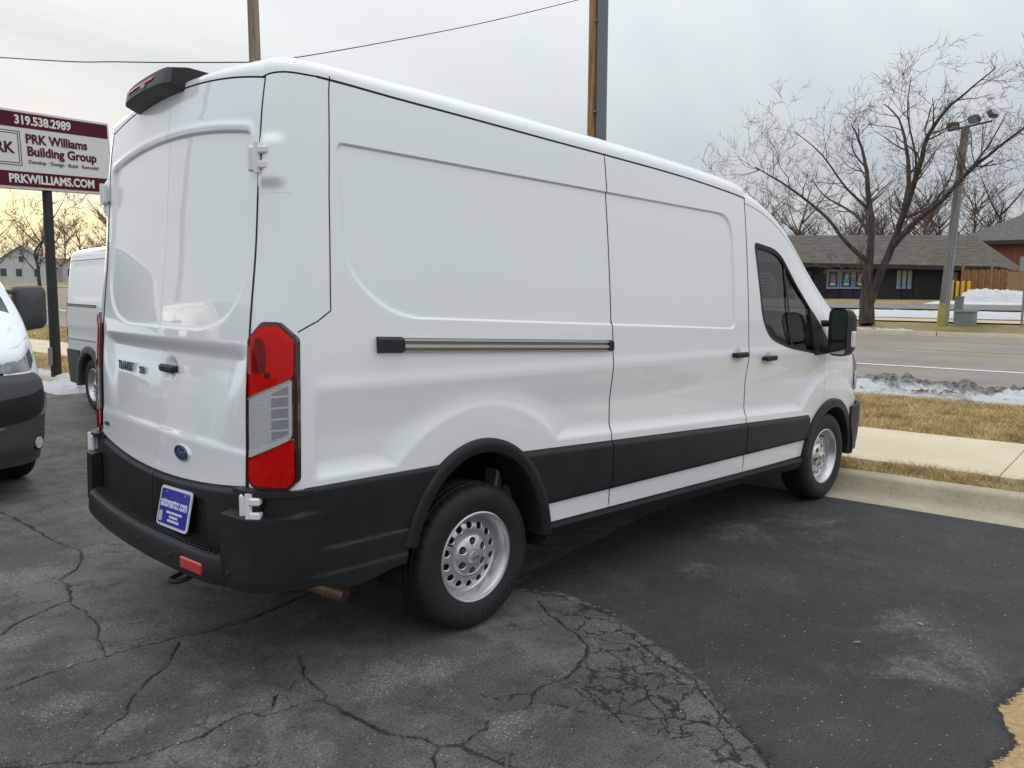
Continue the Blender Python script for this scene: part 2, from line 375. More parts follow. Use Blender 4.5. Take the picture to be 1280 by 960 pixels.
# cracks and patches of the lot, in metres (across, along)
CRACKS = [
    (0.016, [(-1.624, 0.671), (-1.504, 0.76), (-1.36, 0.824), (-1.223, 0.881), (-1.156, 1.07), (-1.132, 1.221), (-0.994, 1.337), (-0.891, 1.526), (-0.85, 1.714), (-0.866, 2.033), (-0.843, 2.417), (-0.836, 2.83), (-0.845, 3.303)]),
    (0.009, [(-0.878, 1.557), (-0.742, 1.519), (-0.631, 1.44), (-0.486, 1.372)]),
    (0.009, [(-1.223, 0.881), (-1.233, 0.808), (-1.256, 0.647), (-1.26, 0.478), (-1.328, 0.299), (-1.386, 0.155), (-1.412, 0.073)]),
    (0.012, [(-1.907, 0.081), (-1.82, 0.09), (-1.671, 0.096), (-1.551, 0.081), (-1.412, 0.073), (-1.275, 0.064), (-1.123, 0.02), (-0.967, -0.031), (-0.8, -0.056), (-0.553, -0.027), (-0.352, -0.001)]),
    (0.006, [(-1.13, -0.039), (-1.245, -0.183), (-1.407, -0.299), (-1.507, -0.368), (-1.572, -0.484), (-1.719, -0.573), (-1.873, -0.663)]),
    (0.014, [(-2.059, -0.479), (-2.023, -0.515), (-1.873, -0.663), (-1.753, -0.788), (-1.661, -0.823), (-1.577, -0.819), (-1.525, -0.851), (-1.469, -0.867), (-1.42, -0.854), (-1.365, -0.836), (-1.312, -0.823), (-1.263, -0.835), (-1.26, -0.884), (-1.191, -0.904), (-1.103, -0.931), (-1.045, -0.965), (-1.014, -0.967)]),
    (0.011, [(-0.865, -0.578), (-0.901, -0.656), (-0.952, -0.745), (-1.0, -0.881), (-1.008, -0.959)]),
    (0.008, [(-0.952, -0.745), (-1.02, -0.759), (-1.074, -0.795)]),
    (0.007, [(-1.109, -0.785), (-1.143, -0.815), (-1.193, -0.854)]),
    (0.026, [(-1.033, -0.955), (-1.031, -1.031), (-1.028, -1.141), (-1.036, -1.275)]),
    (0.018, [(-1.036, -1.275), (-1.03, -1.356), (-0.967, -1.472), (-0.974, -1.541), (-0.917, -1.596), (-0.932, -1.67), (-0.904, -1.763), (-0.879, -1.867), (-0.874, -1.987)]),
    (0.007, [(-0.992, -0.943), (-0.883, -0.945), (-0.805, -0.972)]),
    (0.009, [(-0.917, -1.596), (-0.836, -1.597), (-0.764, -1.596), (-0.708, -1.573)]),
    (0.008, [(-0.974, -1.541), (-1.038, -1.59), (-1.09, -1.661)]),
    (0.006, [(-0.907, -1.805), (-0.851, -1.795), (-0.81, -1.798)]),
    (0.007, [(-0.581, -1.403), (-0.555, -1.515), (-0.49, -1.51), (-0.44, -1.569)]),
    (0.013, [(-0.559, -1.623), (-0.482, -1.601), (-0.373, -1.564), (-0.267, -1.602), (-0.12, -1.58), (-0.014, -1.534), (0.086, -1.475), (0.152, -1.366), (0.202, -1.25), (0.269, -1.142), (0.371, -0.977)]),
    (0.006, [(-0.651, -1.515), (-0.637, -1.568), (-0.562, -1.601), (-0.555, -1.627)]),
    (0.009, [(-0.267, -1.602), (-0.277, -1.719), (-0.322, -1.825), (-0.361, -1.907), (-0.396, -1.958)]),
    (0.008, [(0.061, -1.492), (0.094, -1.557), (0.065, -1.675), (-0.018, -1.742), (-0.093, -1.677), (-0.126, -1.584)]),
    (0.007, [(-0.472, -1.687), (-0.438, -1.798), (-0.401, -1.87), (-0.361, -1.907), (-0.238, -1.917), (-0.156, -1.943), (-0.238, -2.07), (-0.359, -2.142)]),
    (0.01, [(0.301, -1.596), (0.225, -1.735), (0.125, -1.902), (0.1, -2.021), (0.036, -2.096), (-0.087, -2.229), (-0.196, -2.368), (-0.343, -2.545)]),
    (0.006, [(-0.014, -1.739), (-0.031, -1.833), (-0.152, -1.948)]),
    (0.006, [(-0.238, -2.07), (-0.211, -2.148), (-0.185, -2.252)]),
]
SEALED = [(0.361, -0.695), (0.496, -1.034), (0.45, -1.367), (0.383, -1.592), (0.219, -1.892), (0.114, -2.058), (-0.022, -2.21), (-0.17, -2.356), (-0.329, -2.525), (-0.469, -2.697), (-0.079, -3.656), (6.709, -3.805), (3.705, -0.478)]
ALLIG = [(0.376, -1.068), (0.482, -1.274), (0.408, -1.578), (0.136, -2.029), (-0.29, -2.496), (-0.458, -2.479), (-0.393, -2.177), (-0.431, -1.961), (-0.25, -1.632), (0.127, -1.462)]
BARE = [(1.259, -3.226), (1.013, -3.134), (0.896, -3.105), (0.773, -3.084), (0.66, -3.06), (0.54, -3.104), (0.4, -3.153), (0.28, -3.132), (0.14, -3.115), (0.047, -3.18), (0.062, -3.327), (0.376, -3.502), (0.986, -3.584), (1.373, -3.476)]
WORN = [(-1.738, -0.242, 0.16), (-1.605, -0.579, 0.14), (-1.6, 0.548, 0.16), (-1.231, 0.399, 0.1), (-0.499, 1.01, 0.25), (-1.274, -0.539, 0.08), (0.929, -2.781, 0.25), (1.317, -2.558, 0.22), (0.491, -2.812, 0.15), (2.403, -1.258, 0.35), (1.342, -1.362, 0.14), (0.389, -1.406, 0.08), (0.211, -1.796, 0.07), (-0.482, -1.133, 0.2), (-0.763, -1.032, 0.2), (-0.708, -1.679, 0.15), (-1.244, 1.441, 0.35), (2.706, -1.601, 0.3)]
def m_asphalt():
    k = NT_('lot_asphalt')
    big = k.noise(.8, 6, .62, .3); mid = k.noise(5.5, 6, .65, .5); mott = k.noise(26, 5, .7); g1_ = k.noise(95, 3, .6); g2_ = k.noise(310, 2, .6)
    blob = k.noise(2.3, 6, .7, .6)
    sub = lambda a, m_: k.math('MULTIPLY', k.math('SUBTRACT', a, .5), m_)
    seal = k.ss(k.math('ADD', k.attr('sealed'), k.math('ADD', sub(mid, .9), sub(mott, .35))), .36, .64)
    old = k.mix(k.ss(big, .35, .66), (.078, .076, .072), (.165, .152, .132)); old = k.mix(k.math('MULTIPLY', k.ss(mid, .42, .72), .75), old, (.050, .049, .048)); old = k.mix(k.math('MULTIPLY', k.ss(blob, .52, .72), .6), old, (.215, .193, .163))
    new = k.mix(k.ss(big, .36, .66), (.033, .033, .034), (.050, .049, .048)); new = k.mix(k.math('MULTIPLY', k.ss(blob, .46, .74), .65), new, (.080, .077, .073)); new = k.mix(k.math('MULTIPLY', k.ss(mid, .52, .74), .5), new, (.025, .025, .027))
    c = k.mix(seal, old, new)
    worn = k.attr('worn')
    wm = k.ss(k.math('ADD', worn, k.math('ADD', sub(blob, 1.9), k.math('ADD', sub(mott, 1.1), sub(mid, .8)))), .36, 1.15)
    c = k.mix(k.math('MULTIPLY', wm, .62), c, (.195, .187, .166))
    # grain: coarse and fine stones
    gr = k.math('ADD', k.math('MULTIPLY', k.ss(g1_, .30, .70), .75), k.math('MULTIPLY', k.ss(g2_, .30, .70), .75))
    gm = k.n('ShaderNodeCombineColor'); gv = k.math('ADD', gr, .27)
    for q in gm.inputs: k.put(q, gv)
    c = k.mix(1., c, gm.outputs[0], 'MULTIPLY')
    stone = k.vor(105, 'F1'); pick = k.vor(105, 'F1', out='Color'); sp = k.n('ShaderNodeSeparateColor'); k.put(sp.inputs[0], pick)
    lots = k.math('MULTIPLY', wm, k.math('SUBTRACT', 1., k.math('MULTIPLY', seal, .7)))
    thr = k.math('SUBTRACT', .992, k.math('ADD', k.math('MULTIPLY', lots, .33), k.math('MULTIPLY', k.ss(blob, .5, .75), .035)))
    st = k.math('MULTIPLY', k.math('GREATER_THAN', sp.outputs[0], thr), k.ss(stone, .46, .26))
    c = k.mix(k.math('MULTIPLY', st, .8), c, k.mix(sp.outputs[1], (.30, .29, .265), (.58, .56, .52)))
    # cracks
    wob = k.math('ADD', sub(k.noise(38, 4, .75), .95), sub(k.noise(7, 3), .55))
    cw = k.math('ADD', k.attr('crack'), wob)
    cr_ = k.math('MULTIPLY', k.math('MULTIPLY', k.ss(cw, .64, .82), k.ss(k.attr('crack'), .12, .45)), k.math('ADD', .45, k.math('MULTIPLY', k.ss(k.noise(5, 4, .7), .36, .56), .55)))
    dist = k.n('ShaderNodeVectorMath', operation='ADD'); nn = k.n('ShaderNodeTexNoise'); k.put(nn.inputs[0], k.tc); nn.inputs['Scale'].default_value = 9; nn.inputs['Detail'].default_value = 6; nn.inputs['Roughness'].default_value = .65
    sc = k.n('ShaderNodeVectorMath', operation='SCALE'); k.put(sc.inputs[0], nn.outputs['Color']); sc.inputs['Scale'].default_value = .20
    k.put(dist.inputs[0], k.tc); k.put(dist.inputs[1], sc.outputs[0])
    wv_ = k.math('ADD', sub(mott, .05), .0)
    a2 = k.ss(k.math('ADD', k.vor(5.6, vec=dist.outputs[0]), wv_), .038, .008); a3 = k.ss(k.math('ADD', k.vor(15, vec=dist.outputs[0]), wv_), .036, .006)
    am = k.ss(k.math('ADD', k.attr('allig'), sub(mid, .9)), .35, .65)
    al = k.math('MULTIPLY', k.math('MAXIMUM', a2, k.math('MULTIPLY', a3, k.math('MULTIPLY', k.ss(blob, .48, .60), .8))), am)
    hair = k.math('MULTIPLY', k.math('MULTIPLY', k.ss(k.vor(3.4, vec=dist.outputs[0]), .012, .002), k.ss(k.noise(1.9, 4), .50, .60)), k.math('SUBTRACT', 1., seal))
    crk = k.math('MAXIMUM', k.math('MAXIMUM', cr_, al), k.math('MULTIPLY', hair, .75))
    # crumbled rim beside the wider cracks
    rim = k.math('MULTIPLY', k.ss(cw, .30, .62), .45); c = k.mix(k.math('MULTIPLY', rim, k.ss(mott, .45, .7)), c, (.055, .052, .048))
    tan = k.math('MULTIPLY', k.ss(k.math('ADD', k.attr('edge'), k.math('ADD', sub(k.noise(16, 6, .75), 2.2), sub(blob, 1.2))), .85, 1.15), .7)
    c = k.mix(tan, c, (.27, .225, .165))
    c = k.mix(k.math('MULTIPLY', crk, .92), c, (.011, .011, .012))
    bn_ = k.math('ADD', k.attr('bare'), k.math('ADD', sub(k.noise(26, 6, .75), .9), sub(k.noise(7, 3), .4)))
    c = k.mix(k.math('MULTIPLY', k.ss(bn_, .18, .42), .85), c, (.014, .013, .012))
    c = k.mix(k.ss(bn_, .44, .54), c, k.mix(k.ss(k.noise(40, 6, .75), .32, .7), (.32, .19, .085), (.60, .41, .21)))
    h = k.math('SUBTRACT', k.math('ADD', k.math('ADD', k.math('MULTIPLY', g1_, .8), k.math('MULTIPLY', g2_, .35)), k.math('ADD', k.math('MULTIPLY', mott, .5), k.math('MULTIPLY', st, .35))), k.math('MULTIPLY', crk, 1.8))
    k.bump(h, .75, .007)
    return k.done(c, k.math('ADD', k.math('MULTIPLY', mid, .14), .70), .4)
ASPH = m_asphalt()
N0, N1, T0, T1 = -2.75, 3.73, -4.3, 3.3
def build_lot():
    st = .0125; nn = np.arange(N0, N1+1e-6, (N1-N0)/round((N1-N0)/st)); tt = np.arange(T0, T1+1e-6, (T1-T0)/round((T1-T0)/st))
    A, B = np.meshgrid(nn, tt, indexing='ij')
    wx = (fbm(11, A*9, B*9, 3)-.5)*.05; wy = (fbm(31, A*9, B*9, 3)-.5)*.05
    ck = np.zeros_like(A); ed = np.zeros_like(A)
    for wd, pl in CRACKS:
        for (a, b) in zip(pl[:-1], pl[1:]):
            a, b = np.array(a), np.array(b); e = b-a; rad = wd*3+.06
            i0, i1 = np.searchsorted(nn, [min(a[0], b[0])-rad, max(a[0], b[0])+rad]); j0, j1 = np.searchsorted(tt, [min(a[1], b[1])-rad, max(a[1], b[1])+rad])
            if i1 <= i0 or j1 <= j0: continue
            X, Y = (A+wx)[i0:i1, j0:j1], (B+wy)[i0:i1, j0:j1]
            u = np.clip(((X-a[0])*e[0]+(Y-a[1])*e[1])/(e@e), 0, 1); d = np.hypot(X-a[0]-e[0]*u, Y-a[1]-e[1]*u)
            ck[i0:i1, j0:j1] = np.maximum(ck[i0:i1, j0:j1], np.clip(1-d/(wd*.95+.010), 0, 1))
    big = (fbm(5, A*3, B*3, 4)-.5)
    sl_ = sm(.06, -.06, sdf(A+big*.12, B, SEALED)); al = sm(.10, -.10, sdf(A+big*.2, B+big*.2, ALLIG)); ba = sm(.08, -.08, sdf(A+wx, B+wy, BARE))
    ds = sdf(A, B, SEALED); ed = np.exp(-(np.clip(ds+.03, -9, 9)/.05)**2)*sm(-2.6, -1.2, B)*sm(1.0, .5, A)
    wo_ = np.zeros_like(A)
    for a, b, r in WORN: k_ = .62 if a > -.2 else 1.; r2 = r*(1.7 if a > -.2 else 1.15); wo_ = np.maximum(wo_, k_*np.exp(-(((A-a)/r2)**2+((B-b)/(r2*.7))**2)))
    Z = (fbm(77, A*1.2, B*1.2, 3)-.5)*.012*sm(N1, N1-.3, A)*sm(N0, N0+.3, A)*sm(T0, T0+.3, B)*sm(T1, T1-.3, B)-.008*sm(.5, .85, ck)-.0015*al
    X, Y = nt_xy(A, B); P = np.stack([X, Y, Z], -1)
    o = grid_mesh('parking_lot', P, ASPH, sharp=None); structure(o)
    for nme, ar in (('crack', ck), ('sealed', sl_), ('allig', al), ('bare', ba), ('worn', wo_), ('edge', ed)): attr(o, nme, ar)
    # the rest of the lot round the near sheet
    mb = MB()
    for (a0, a1, b0, b1) in ((-220, N0, -220, 260), (N0, -.45, -220, T0), (-.45, N1, -220, T0), (N0, N1, T1, 260)):
        q = [nt_xy(a, b) for a, b in ((a0, b0), (a1, b0), (a1, b1), (a0, b1))]; mb.add([(*p, 0) for p in q], [(0, 1, 2, 3)])
    mb2 = mb.build('outer_parking_lot', ASPH, smooth=False); structure(mb2)
    attr(mb2, 'sealed', np.repeat([.1, .1, 1., .1], 4))
build_lot()
def m_soil():
    k = NT_('winter_lawn_soil'); a = k.noise(1.1, 5, .6); b = k.noise(24, 5, .7)
    c = k.mix(k.ss(a, .35, .65), (.36, .27, .13), (.44, .34, .17)); c = k.mix(k.ss(b, .45, .78), c, (.16, .115, .055)); c = k.mix(k.math('MULTIPLY', k.ss(k.noise(.35, 4), .5, .66), .55), c, (.085, .095, .030))
    k.bump(k.noise(60, 4, .7), .8, .03); return k.done(c, .9, .2)
SOIL = m_soil()
def strip(name, ns, ts, off, m, kind=True):
    A, B = np.meshgrid(np.asarray(ns, float), np.asarray(ts, float), indexing='ij'); X, Y = nt_xy(A, B)
    if name == 'ground': A = np.where(A < 4.6, A+kn(B)*(4.9-A)/.7, A); X, Y = nt_xy(A, B)
    o = grid_mesh(name, np.stack([X, Y, zp(np.maximum(A, 4.2), B)+off], -1), m, sharp=None)
    return structure(o) if kind else o
TS = np.concatenate([np.linspace(-500, -40, 20), np.linspace(-36, 8, 23), np.linspace(8.4, 11, 14), np.linspace(12, 80, 35), np.linspace(90, 600, 24)])
strip('ground', np.concatenate([[4.2, 4.5], np.linspace(4.9, 60, 90), np.linspace(66, 160, 20), [220, 300, 420, 600]]), TS, -.03, SOIL)
def m_concrete(name, a, b, stain, scale=1.):
    k = NT_(name); n1_ = k.noise(1.3*scale, 5, .6); n2 = k.noise(14*scale, 5, .65); n3 = k.noise(130, 2)
    c = k.mix(k.ss(n1_, .35, .68), a, b); c = k.mix(k.math('MULTIPLY', k.ss(n2, .48, .8), .6), c, stain); c = k.mix(k.math('MULTIPLY', k.ss(n3, .55, .8), .25), c, stain)
    k.bump(k.math('ADD', n3, k.math('MULTIPLY', n2, .6)), .3, .004); return k.done(c, .85, .3)
CONC = m_concrete('sidewalk_concrete', (.64, .535, .375), (.70, .60, .44), (.50, .41, .285)); KERBC = m_concrete('kerb_concrete', (.44, .375, .28), (.52, .45, .34), (.22, .175, .12), 2.2)
# sidewalk: slab after slab on a bed
bed = strip('sidewalk', [4.92, 6.83], np.arange(-30, 61, 3.), -.012, mat('slab_joint', (.24, .20, .15), .9))
for i, t in enumerate(np.arange(-30.2, 60, 1.85)):
    mb = MB(); g = .005; q = []
    for a, b in ((4.9+g, t+g), (6.85, t+g), (6.85, t+1.85-g), (4.9+g, t+1.85-g)):
        x, y = nt_xy(a, b); q.append((x, y, float(zp(a, b))+.012+random.uniform(-.002, .002)))
    V = [(p[0], p[1], p[2]-.05) for p in q]+q
    ce = np.mean(q, axis=0); top = [tuple(np.array(p)+(ce-np.array(p))*.008+np.array([0, 0, .004])) for p in q]
    mb.add(V+top, [(8, 9, 10, 11)]+[(j, (j+1) % 4, 4+(j+1) % 4, 4+j) for j in range(4)]+[(4+j, 4+(j+1) % 4, 8+(j+1) % 4, 8+j) for j in range(4)])
    mb.build('paving_slab', CONC, bed, smooth=False)
# kerb with gutter pan, cast in lengths
KP = [(3.73, .001), (3.74, .006), (4.02, -.004), (4.058, .004), (4.078, .030), (4.100, .115), (4.112, .136), (4.135, .144), (4.29, .145), (4.305, .130), (4.31, -.1)]
kroot = None
for i, t in enumerate(np.arange(-39.4, 60, 3.05)):
    ts = [t+.004, *(t+np.arange(.25, 3., .25)), t+3.046]; A = np.array([[p[0]+(random.uniform(-.004, .004) if 2 < j < 8 else 0) for j, p in enumerate(KP)] for _ in ts]); Z = np.array([[p[1]+(random.uniform(-.003, .003) if j > 2 else 0) for j, p in enumerate(KP)] for _ in ts])
    B = np.array([[q]*len(KP) for q in ts]); X, Y = nt_xy(A+kn(B), B)
    if kroot is None:
        kroot = structure(strip('kerb', [3.735, 4.30], np.arange(-39, 60.1, 3.), -.20, KERBC)); 
    grid_mesh('kerb_length', np.stack([X, Y, Z], -1), KERBC, kroot, flip=False, sharp=60)
# the street
def m_road():
    k = NT_('street_pavement'); mp_ = k.mapping((1, 1, 1), (0, 0, R_(-6.5)))
    n1_ = k.noise(.5, 5, .6); n2 = k.noise(60, 3, .7); lane = k.n('ShaderNodeTexNoise'); ml = k.mapping((.9, .03, 1), (0, 0, R_(-6.5))); k.put(lane.inputs[0], ml); lane.inputs['Scale'].default_value = 1.; lane.inputs['Detail'].default_value = 3
    c = k.mix(k.ss(n1_, .3, .7), (.27, .235, .20), (.33, .29, .245)); c = k.mix(k.math('MULTIPLY', k.ss(lane.outputs['Fac'], .45, .7), .5), c, (.21, .183, .155)); c = k.mix(k.math('MULTIPLY', k.ss(n2, .5, .8), .35), c, (.15, .13, .11))
    k.bump(n2, .3, .004); return k.done(c, .85, .3)
strip('road', np.linspace(11.3, 24.35, 24), TS, .0, m_road())
LW = mat('road_paint_white', (.70, .69, .66), .7, noise=(9, .12, 4)); LY = mat('road_paint_yellow', (.50, .34, .09), .7, noise=(9, .2, 4))
strip('edge_line', [14.45, 14.60], np.linspace(-60, 90, 61), .006, LW); strip('centre_line', [21.35, 21.47], np.linspace(-60, 90, 61), .006, LY)
for i, t in enumerate(np.arange(-38.2, 70, 12.2)): strip('lane_dash', [18.05, 18.17], np.linspace(t, t+3.2+.8, 5), .006, LY)
fk = None
for t in np.arange(-40, 78, 3.):
    KF = [(24.33, -.02), (24.36, .02), (24.40, .11), (24.44, .13), (24.60, .135), (24.62, -.05)]; ts = [t+.012, t+1.5, t+2.988]
    A = np.array([[p[0] for p in KF]]*3); B = np.array([[q]*len(KF) for q in ts]); X, Y = nt_xy(A, B); Z = np.array([[p[1] for p in KF]]*3)+zp(24.4, B)
    if fk is None: fk = strip('far_kerb', [24.36, 24.6], np.arange(-40, 78, 3.), -.12, KERBC)
    grid_mesh('kerb_length', np.stack([X, Y, Z], -1), KERBC, fk, sharp=60)
strip('far_sidewalk', [27.55, 28.55], np.linspace(-40, 78, 60), .018, CONC)
# drive and yard in front of the dark building
DRV = m_concrete('drive_pavement', (.20, .185, .165), (.25, .23, .21), (.15, .14, .125))
strip('far_drive', np.linspace(34.2, 37.4, 6), np.linspace(-40, 16, 29), .02, DRV)
# winter grass
def m_grass():
    k = NT_('grass_blades'); a = k.attr('tint'); c = k.mix(k.ss(a, .1, .75), (.33, .235, .105), (.74, .57, .29)); c = k.mix(k.math('MULTIPLY', k.ss(k.noise(1.4, 4), .52, .70), .55), c, (.24, .24, .085)); c = k.mix(k.math('MULTIPLY', k.ss(k.noise(2.3, 4), .52, .70), .65), c, (.27, .15, .065)); return k.done(c, .8, .2)
GRASS = m_grass()
def grass(name, n0, n1, t0, t1, dens, h, seed, wid=.004, green=0.):
    dens = int(dens*1.25)
    rng = np.random.RandomState(seed); N = int((n1-n0)*(t1-t0)*dens); a = rng.uniform(n0, n1, N); b = rng.uniform(t0, t1, N)
    cl = fbm(seed, a*3.5, b*3.5, 4); kp = rng.rand(N) < sm(.22, .5, cl)+.15; a, b, cl = a[kp], b[kp], cl[kp]; N = len(a)
    hh = h*(.45+.8*rng.rand(N))*(.5+cl); th = rng.uniform(0, 2*np.pi, N); lean = rng.uniform(.3, 1.5, N)*hh; ph = rng.uniform(0, 2*np.pi, N)
    x, y = nt_xy(a, b); z0 = zp(a, b)-.028
    dx, dy = np.cos(th)*wid*.5, np.sin(th)*wid*.5; lx, ly = np.cos(ph)*lean, np.sin(ph)*lean
    V = np.empty((N, 5, 3)); 
    V[:, 0] = np.stack([x-dx, y-dy, z0], -1); V[:, 1] = np.stack([x+dx, y+dy, z0], -1)
    V[:, 2] = np.stack([x+dx*.8+lx*.4, y+dy*.8+ly*.4, z0+hh*.65], -1); V[:, 3] = np.stack([x-dx*.8+lx*.4, y-dy*.8+ly*.4, z0+hh*.65], -1); V[:, 4] = np.stack([x+lx, y+ly, z0+hh*.95], -1)
    base_ = np.arange(N)[:, None]*5; F = [tuple(r) for r in (base_+np.array([0, 1, 2, 3])).tolist()]+[tuple(r) for r in (base_+np.array([3, 2, 4])).tolist()]
    o = mesh(name, V.reshape(-1, 3), F, GRASS, smooth=False); attr(o, 'tint', np.repeat(np.clip(rng.rand(N)*.8+(cl-.4), 0, 1), 5))
    return o
stuff(grass('strip_grass', 4.31, 4.94, -4.6, 1.2, 5200, .075, 3), 'straw coloured winter grass between kerb and sidewalk', 'grass')
stuff(grass('verge_grass', 6.86, 10.6, -4.4, 3.2, 3300, .065, 4, .005), 'dry yellow winter lawn between sidewalk and street', 'grass')
stuff(grass('corner_grass', 2.75, 4.92, 10.3, 24, 700, .06, 5, .008), 'dull green grass below the tall billboard', 'grass')
stuff(grass('far_verge_grass', 6.86, 11., 16, 36, 420, .06, 6, .012), 'dull green grass beyond the sidewalk near the houses', 'grass')

# ================================================================== THE LARGE WHITE CARGO VAN (rear axle at x = 0, nose towards +x)
van = thing('cargo_van', 'large white cargo van with black lower cladding parked nose to the kerb', 'van')
def W0(z): return itp(z, [.36, .45, .6, .85, 1.05, 1.22, 1.4, 1.6, 1.9, 2.15, 2.3, 2.5], [1.000, 1.012, 1.019, 1.023, 1.023, 1.021, 1.013, 1.000, .975, .950, .932, .905])
def XR(z): return itp(z, [.4, .78, .85, 1.2, 1.44, 1.8, 2.05, 2.3, 2.42, 2.55], [-1.10, -1.092, -1.086, -1.078, -1.064, -1.028, -1.012, -.992, -.975, -.955])
def EX(x): return itp(x, [2.3, 2.42, 2.6, 2.9, 3.2, 3.42, 3.72, 3.9, 4.05, 4.25, 4.45, 4.6, 4.77], [2.285, 2.27, 2.235, 2.12, 1.965, 1.80, 1.545, 1.40, 1.28, 1.14, 1.03, .95, .86])
def TX(x): return itp(x, [2.3, 2.42, 2.6, 2.9, 3.2, 3.6, 4.0, 4.12, 4.2, 4.45, 4.65, 4.77], [2.49, 2.465, 2.415, 2.29, 2.12, 1.84, 1.55, 1.46, 1.40, 1.28, 1.15, 1.0])
def GUT(x): return itp(x, [-1., -.78, -.41, .04, .59, .99, 1.66, 2.3, 2.45], [2.450, 2.447, 2.430, 2.412, 2.388, 2.372, 2.340, 2.288, 2.268])
def ZC(x): return itp(x, [-1., -.6, .5, 1.5, 2.0, 2.3, 2.45], [2.585, 2.592, 2.575, 2.535, 2.505, 2.485, 2.46])
def RT(x): return 2.203-.0185*(x+.715)
def RB(x): return 1.508-.0362*(x+.50)
REC = rounded([(-.735, RT(-.735)), (2.235, RT(2.235)), (2.235, RB(2.235)), (-.50, RB(-.50)), (-.735, 1.70)], [.035, .16, .05, .16, .14], 8)
def relief(x, z):
    d = sdf(x, z, REC)
    r = -.011*np.clip((.002-d)/.0095, 0, 1)
    # pressed hollow along the flank; it stops in a crisp chamfer at the wheel arches and above the cladding
    ea = np.sqrt((np.abs(x)/.70)**2+((z-.36)/.735)**2); ef = np.sqrt((np.abs(x-3.78)/.70)**2+((z-.36)/.66)**2)
    zl = .878-.036*np.clip(x-.45, 0, 3)
    u = np.minimum(np.minimum((ea-1.)/.20, (ef-1.)/.20), (z-zl)/.075); u = np.clip(u, 0, 1); u = u*(2-u)
    r = r-.022*u*sm(1.23, 1.02, z)
    return r+.004*np.exp(-((z-1.235)/.035)**2)
def RWT(y): return 2.292-.062*np.abs(y/.765)**2
RW = rounded([(y_, float(RWT(y_))) for y_ in np.linspace(-.765, .765, 25)]+[(.775, 1.64), (.66, 1.50), (.46, 1.445), (-.46, 1.445), (-.66, 1.50), (-.775, 1.64)], [.05]+[.01]*23+[.05, .12, .1, .1, .1, .1, .12], 5)
def rrelief(y, z):
    """+ is outward (towards the back)"""
    d = sdf(y, z, RW); r = -.013*np.clip((.002-d)/.012, 0, 1)*(.6+.4*sm(1.5, 2.2, z))
    r = r+.007*np.exp(-((d-.020)/.014)**2)*sm(2.0, 2.2, z)
    r = r-.026*sm(1.41, 1.33, z)*np.clip((z-.985)/.30, 0, 1)**.8*sm(.80, .62, np.abs(y)+.42*(1.20-z))
    r = r+.006*sm(1.00, .96, z)
    dish = np.exp(-(((y+.10)/.055)**2+((z-1.262)/.042)**2)**2)
    return r-.012*dish
SA, SB, YD = -.88, -1.13, .83
def Q(s, z, off=0., sgn=-1, rel=True):
    s, z, off = np.broadcast_arrays(np.asarray(s, float), np.asarray(z, float), np.asarray(off, float))
    w_ = W0(z); xr = XR(z)
    # cab taper and nose rounding
    tap = .035*sm(3.3, 4.3, s)+.16*sm(2.75, 4.0, s)*sm(1.25, 2.1, z)
    q = np.clip((s-3.98)/.80, 0, .999); nose = .42*(1-np.sqrt(1-q**2))
    side_y = w_-tap-nose+(relief(s, z) if rel else 0.)
    a = np.clip((SA-s)/(SA-SB), 0, 1)*np.pi/2; e = 2/2.5
    ca, sa = np.cos(a)**e, np.sin(a)**e
    ax, by = SA-xr, w_-YD
    x = np.where(s >= SA, s, SA-ax*sa); y = np.where(s >= SA, side_y, YD+by*ca)
    yr = np.clip(YD-(SB-s), -5, YD); rear = s < SB
    rr = rrelief(yr*sgn, z) if rel else 0.
    xx = xr-.030*(1-(yr/YD)**2)-rr
    x = np.where(rear, xx, x); y = np.where(rear, yr, y)
    nx = np.where(rear, -1., np.where(s >= SA, 0., -np.sin(a))); ny = np.where(rear, 0., np.where(s >= SA, 1., np.cos(a)))
    q2 = np.where(s > 3.98, q, 0.); nx = np.where(s > 3.98, q2*.7, nx); ny = np.where(s > 3.98, np.sqrt(1-(.7*q2)**2), ny)
    return np.stack([x+nx*off, (y+ny*off)*sgn, z], -1)
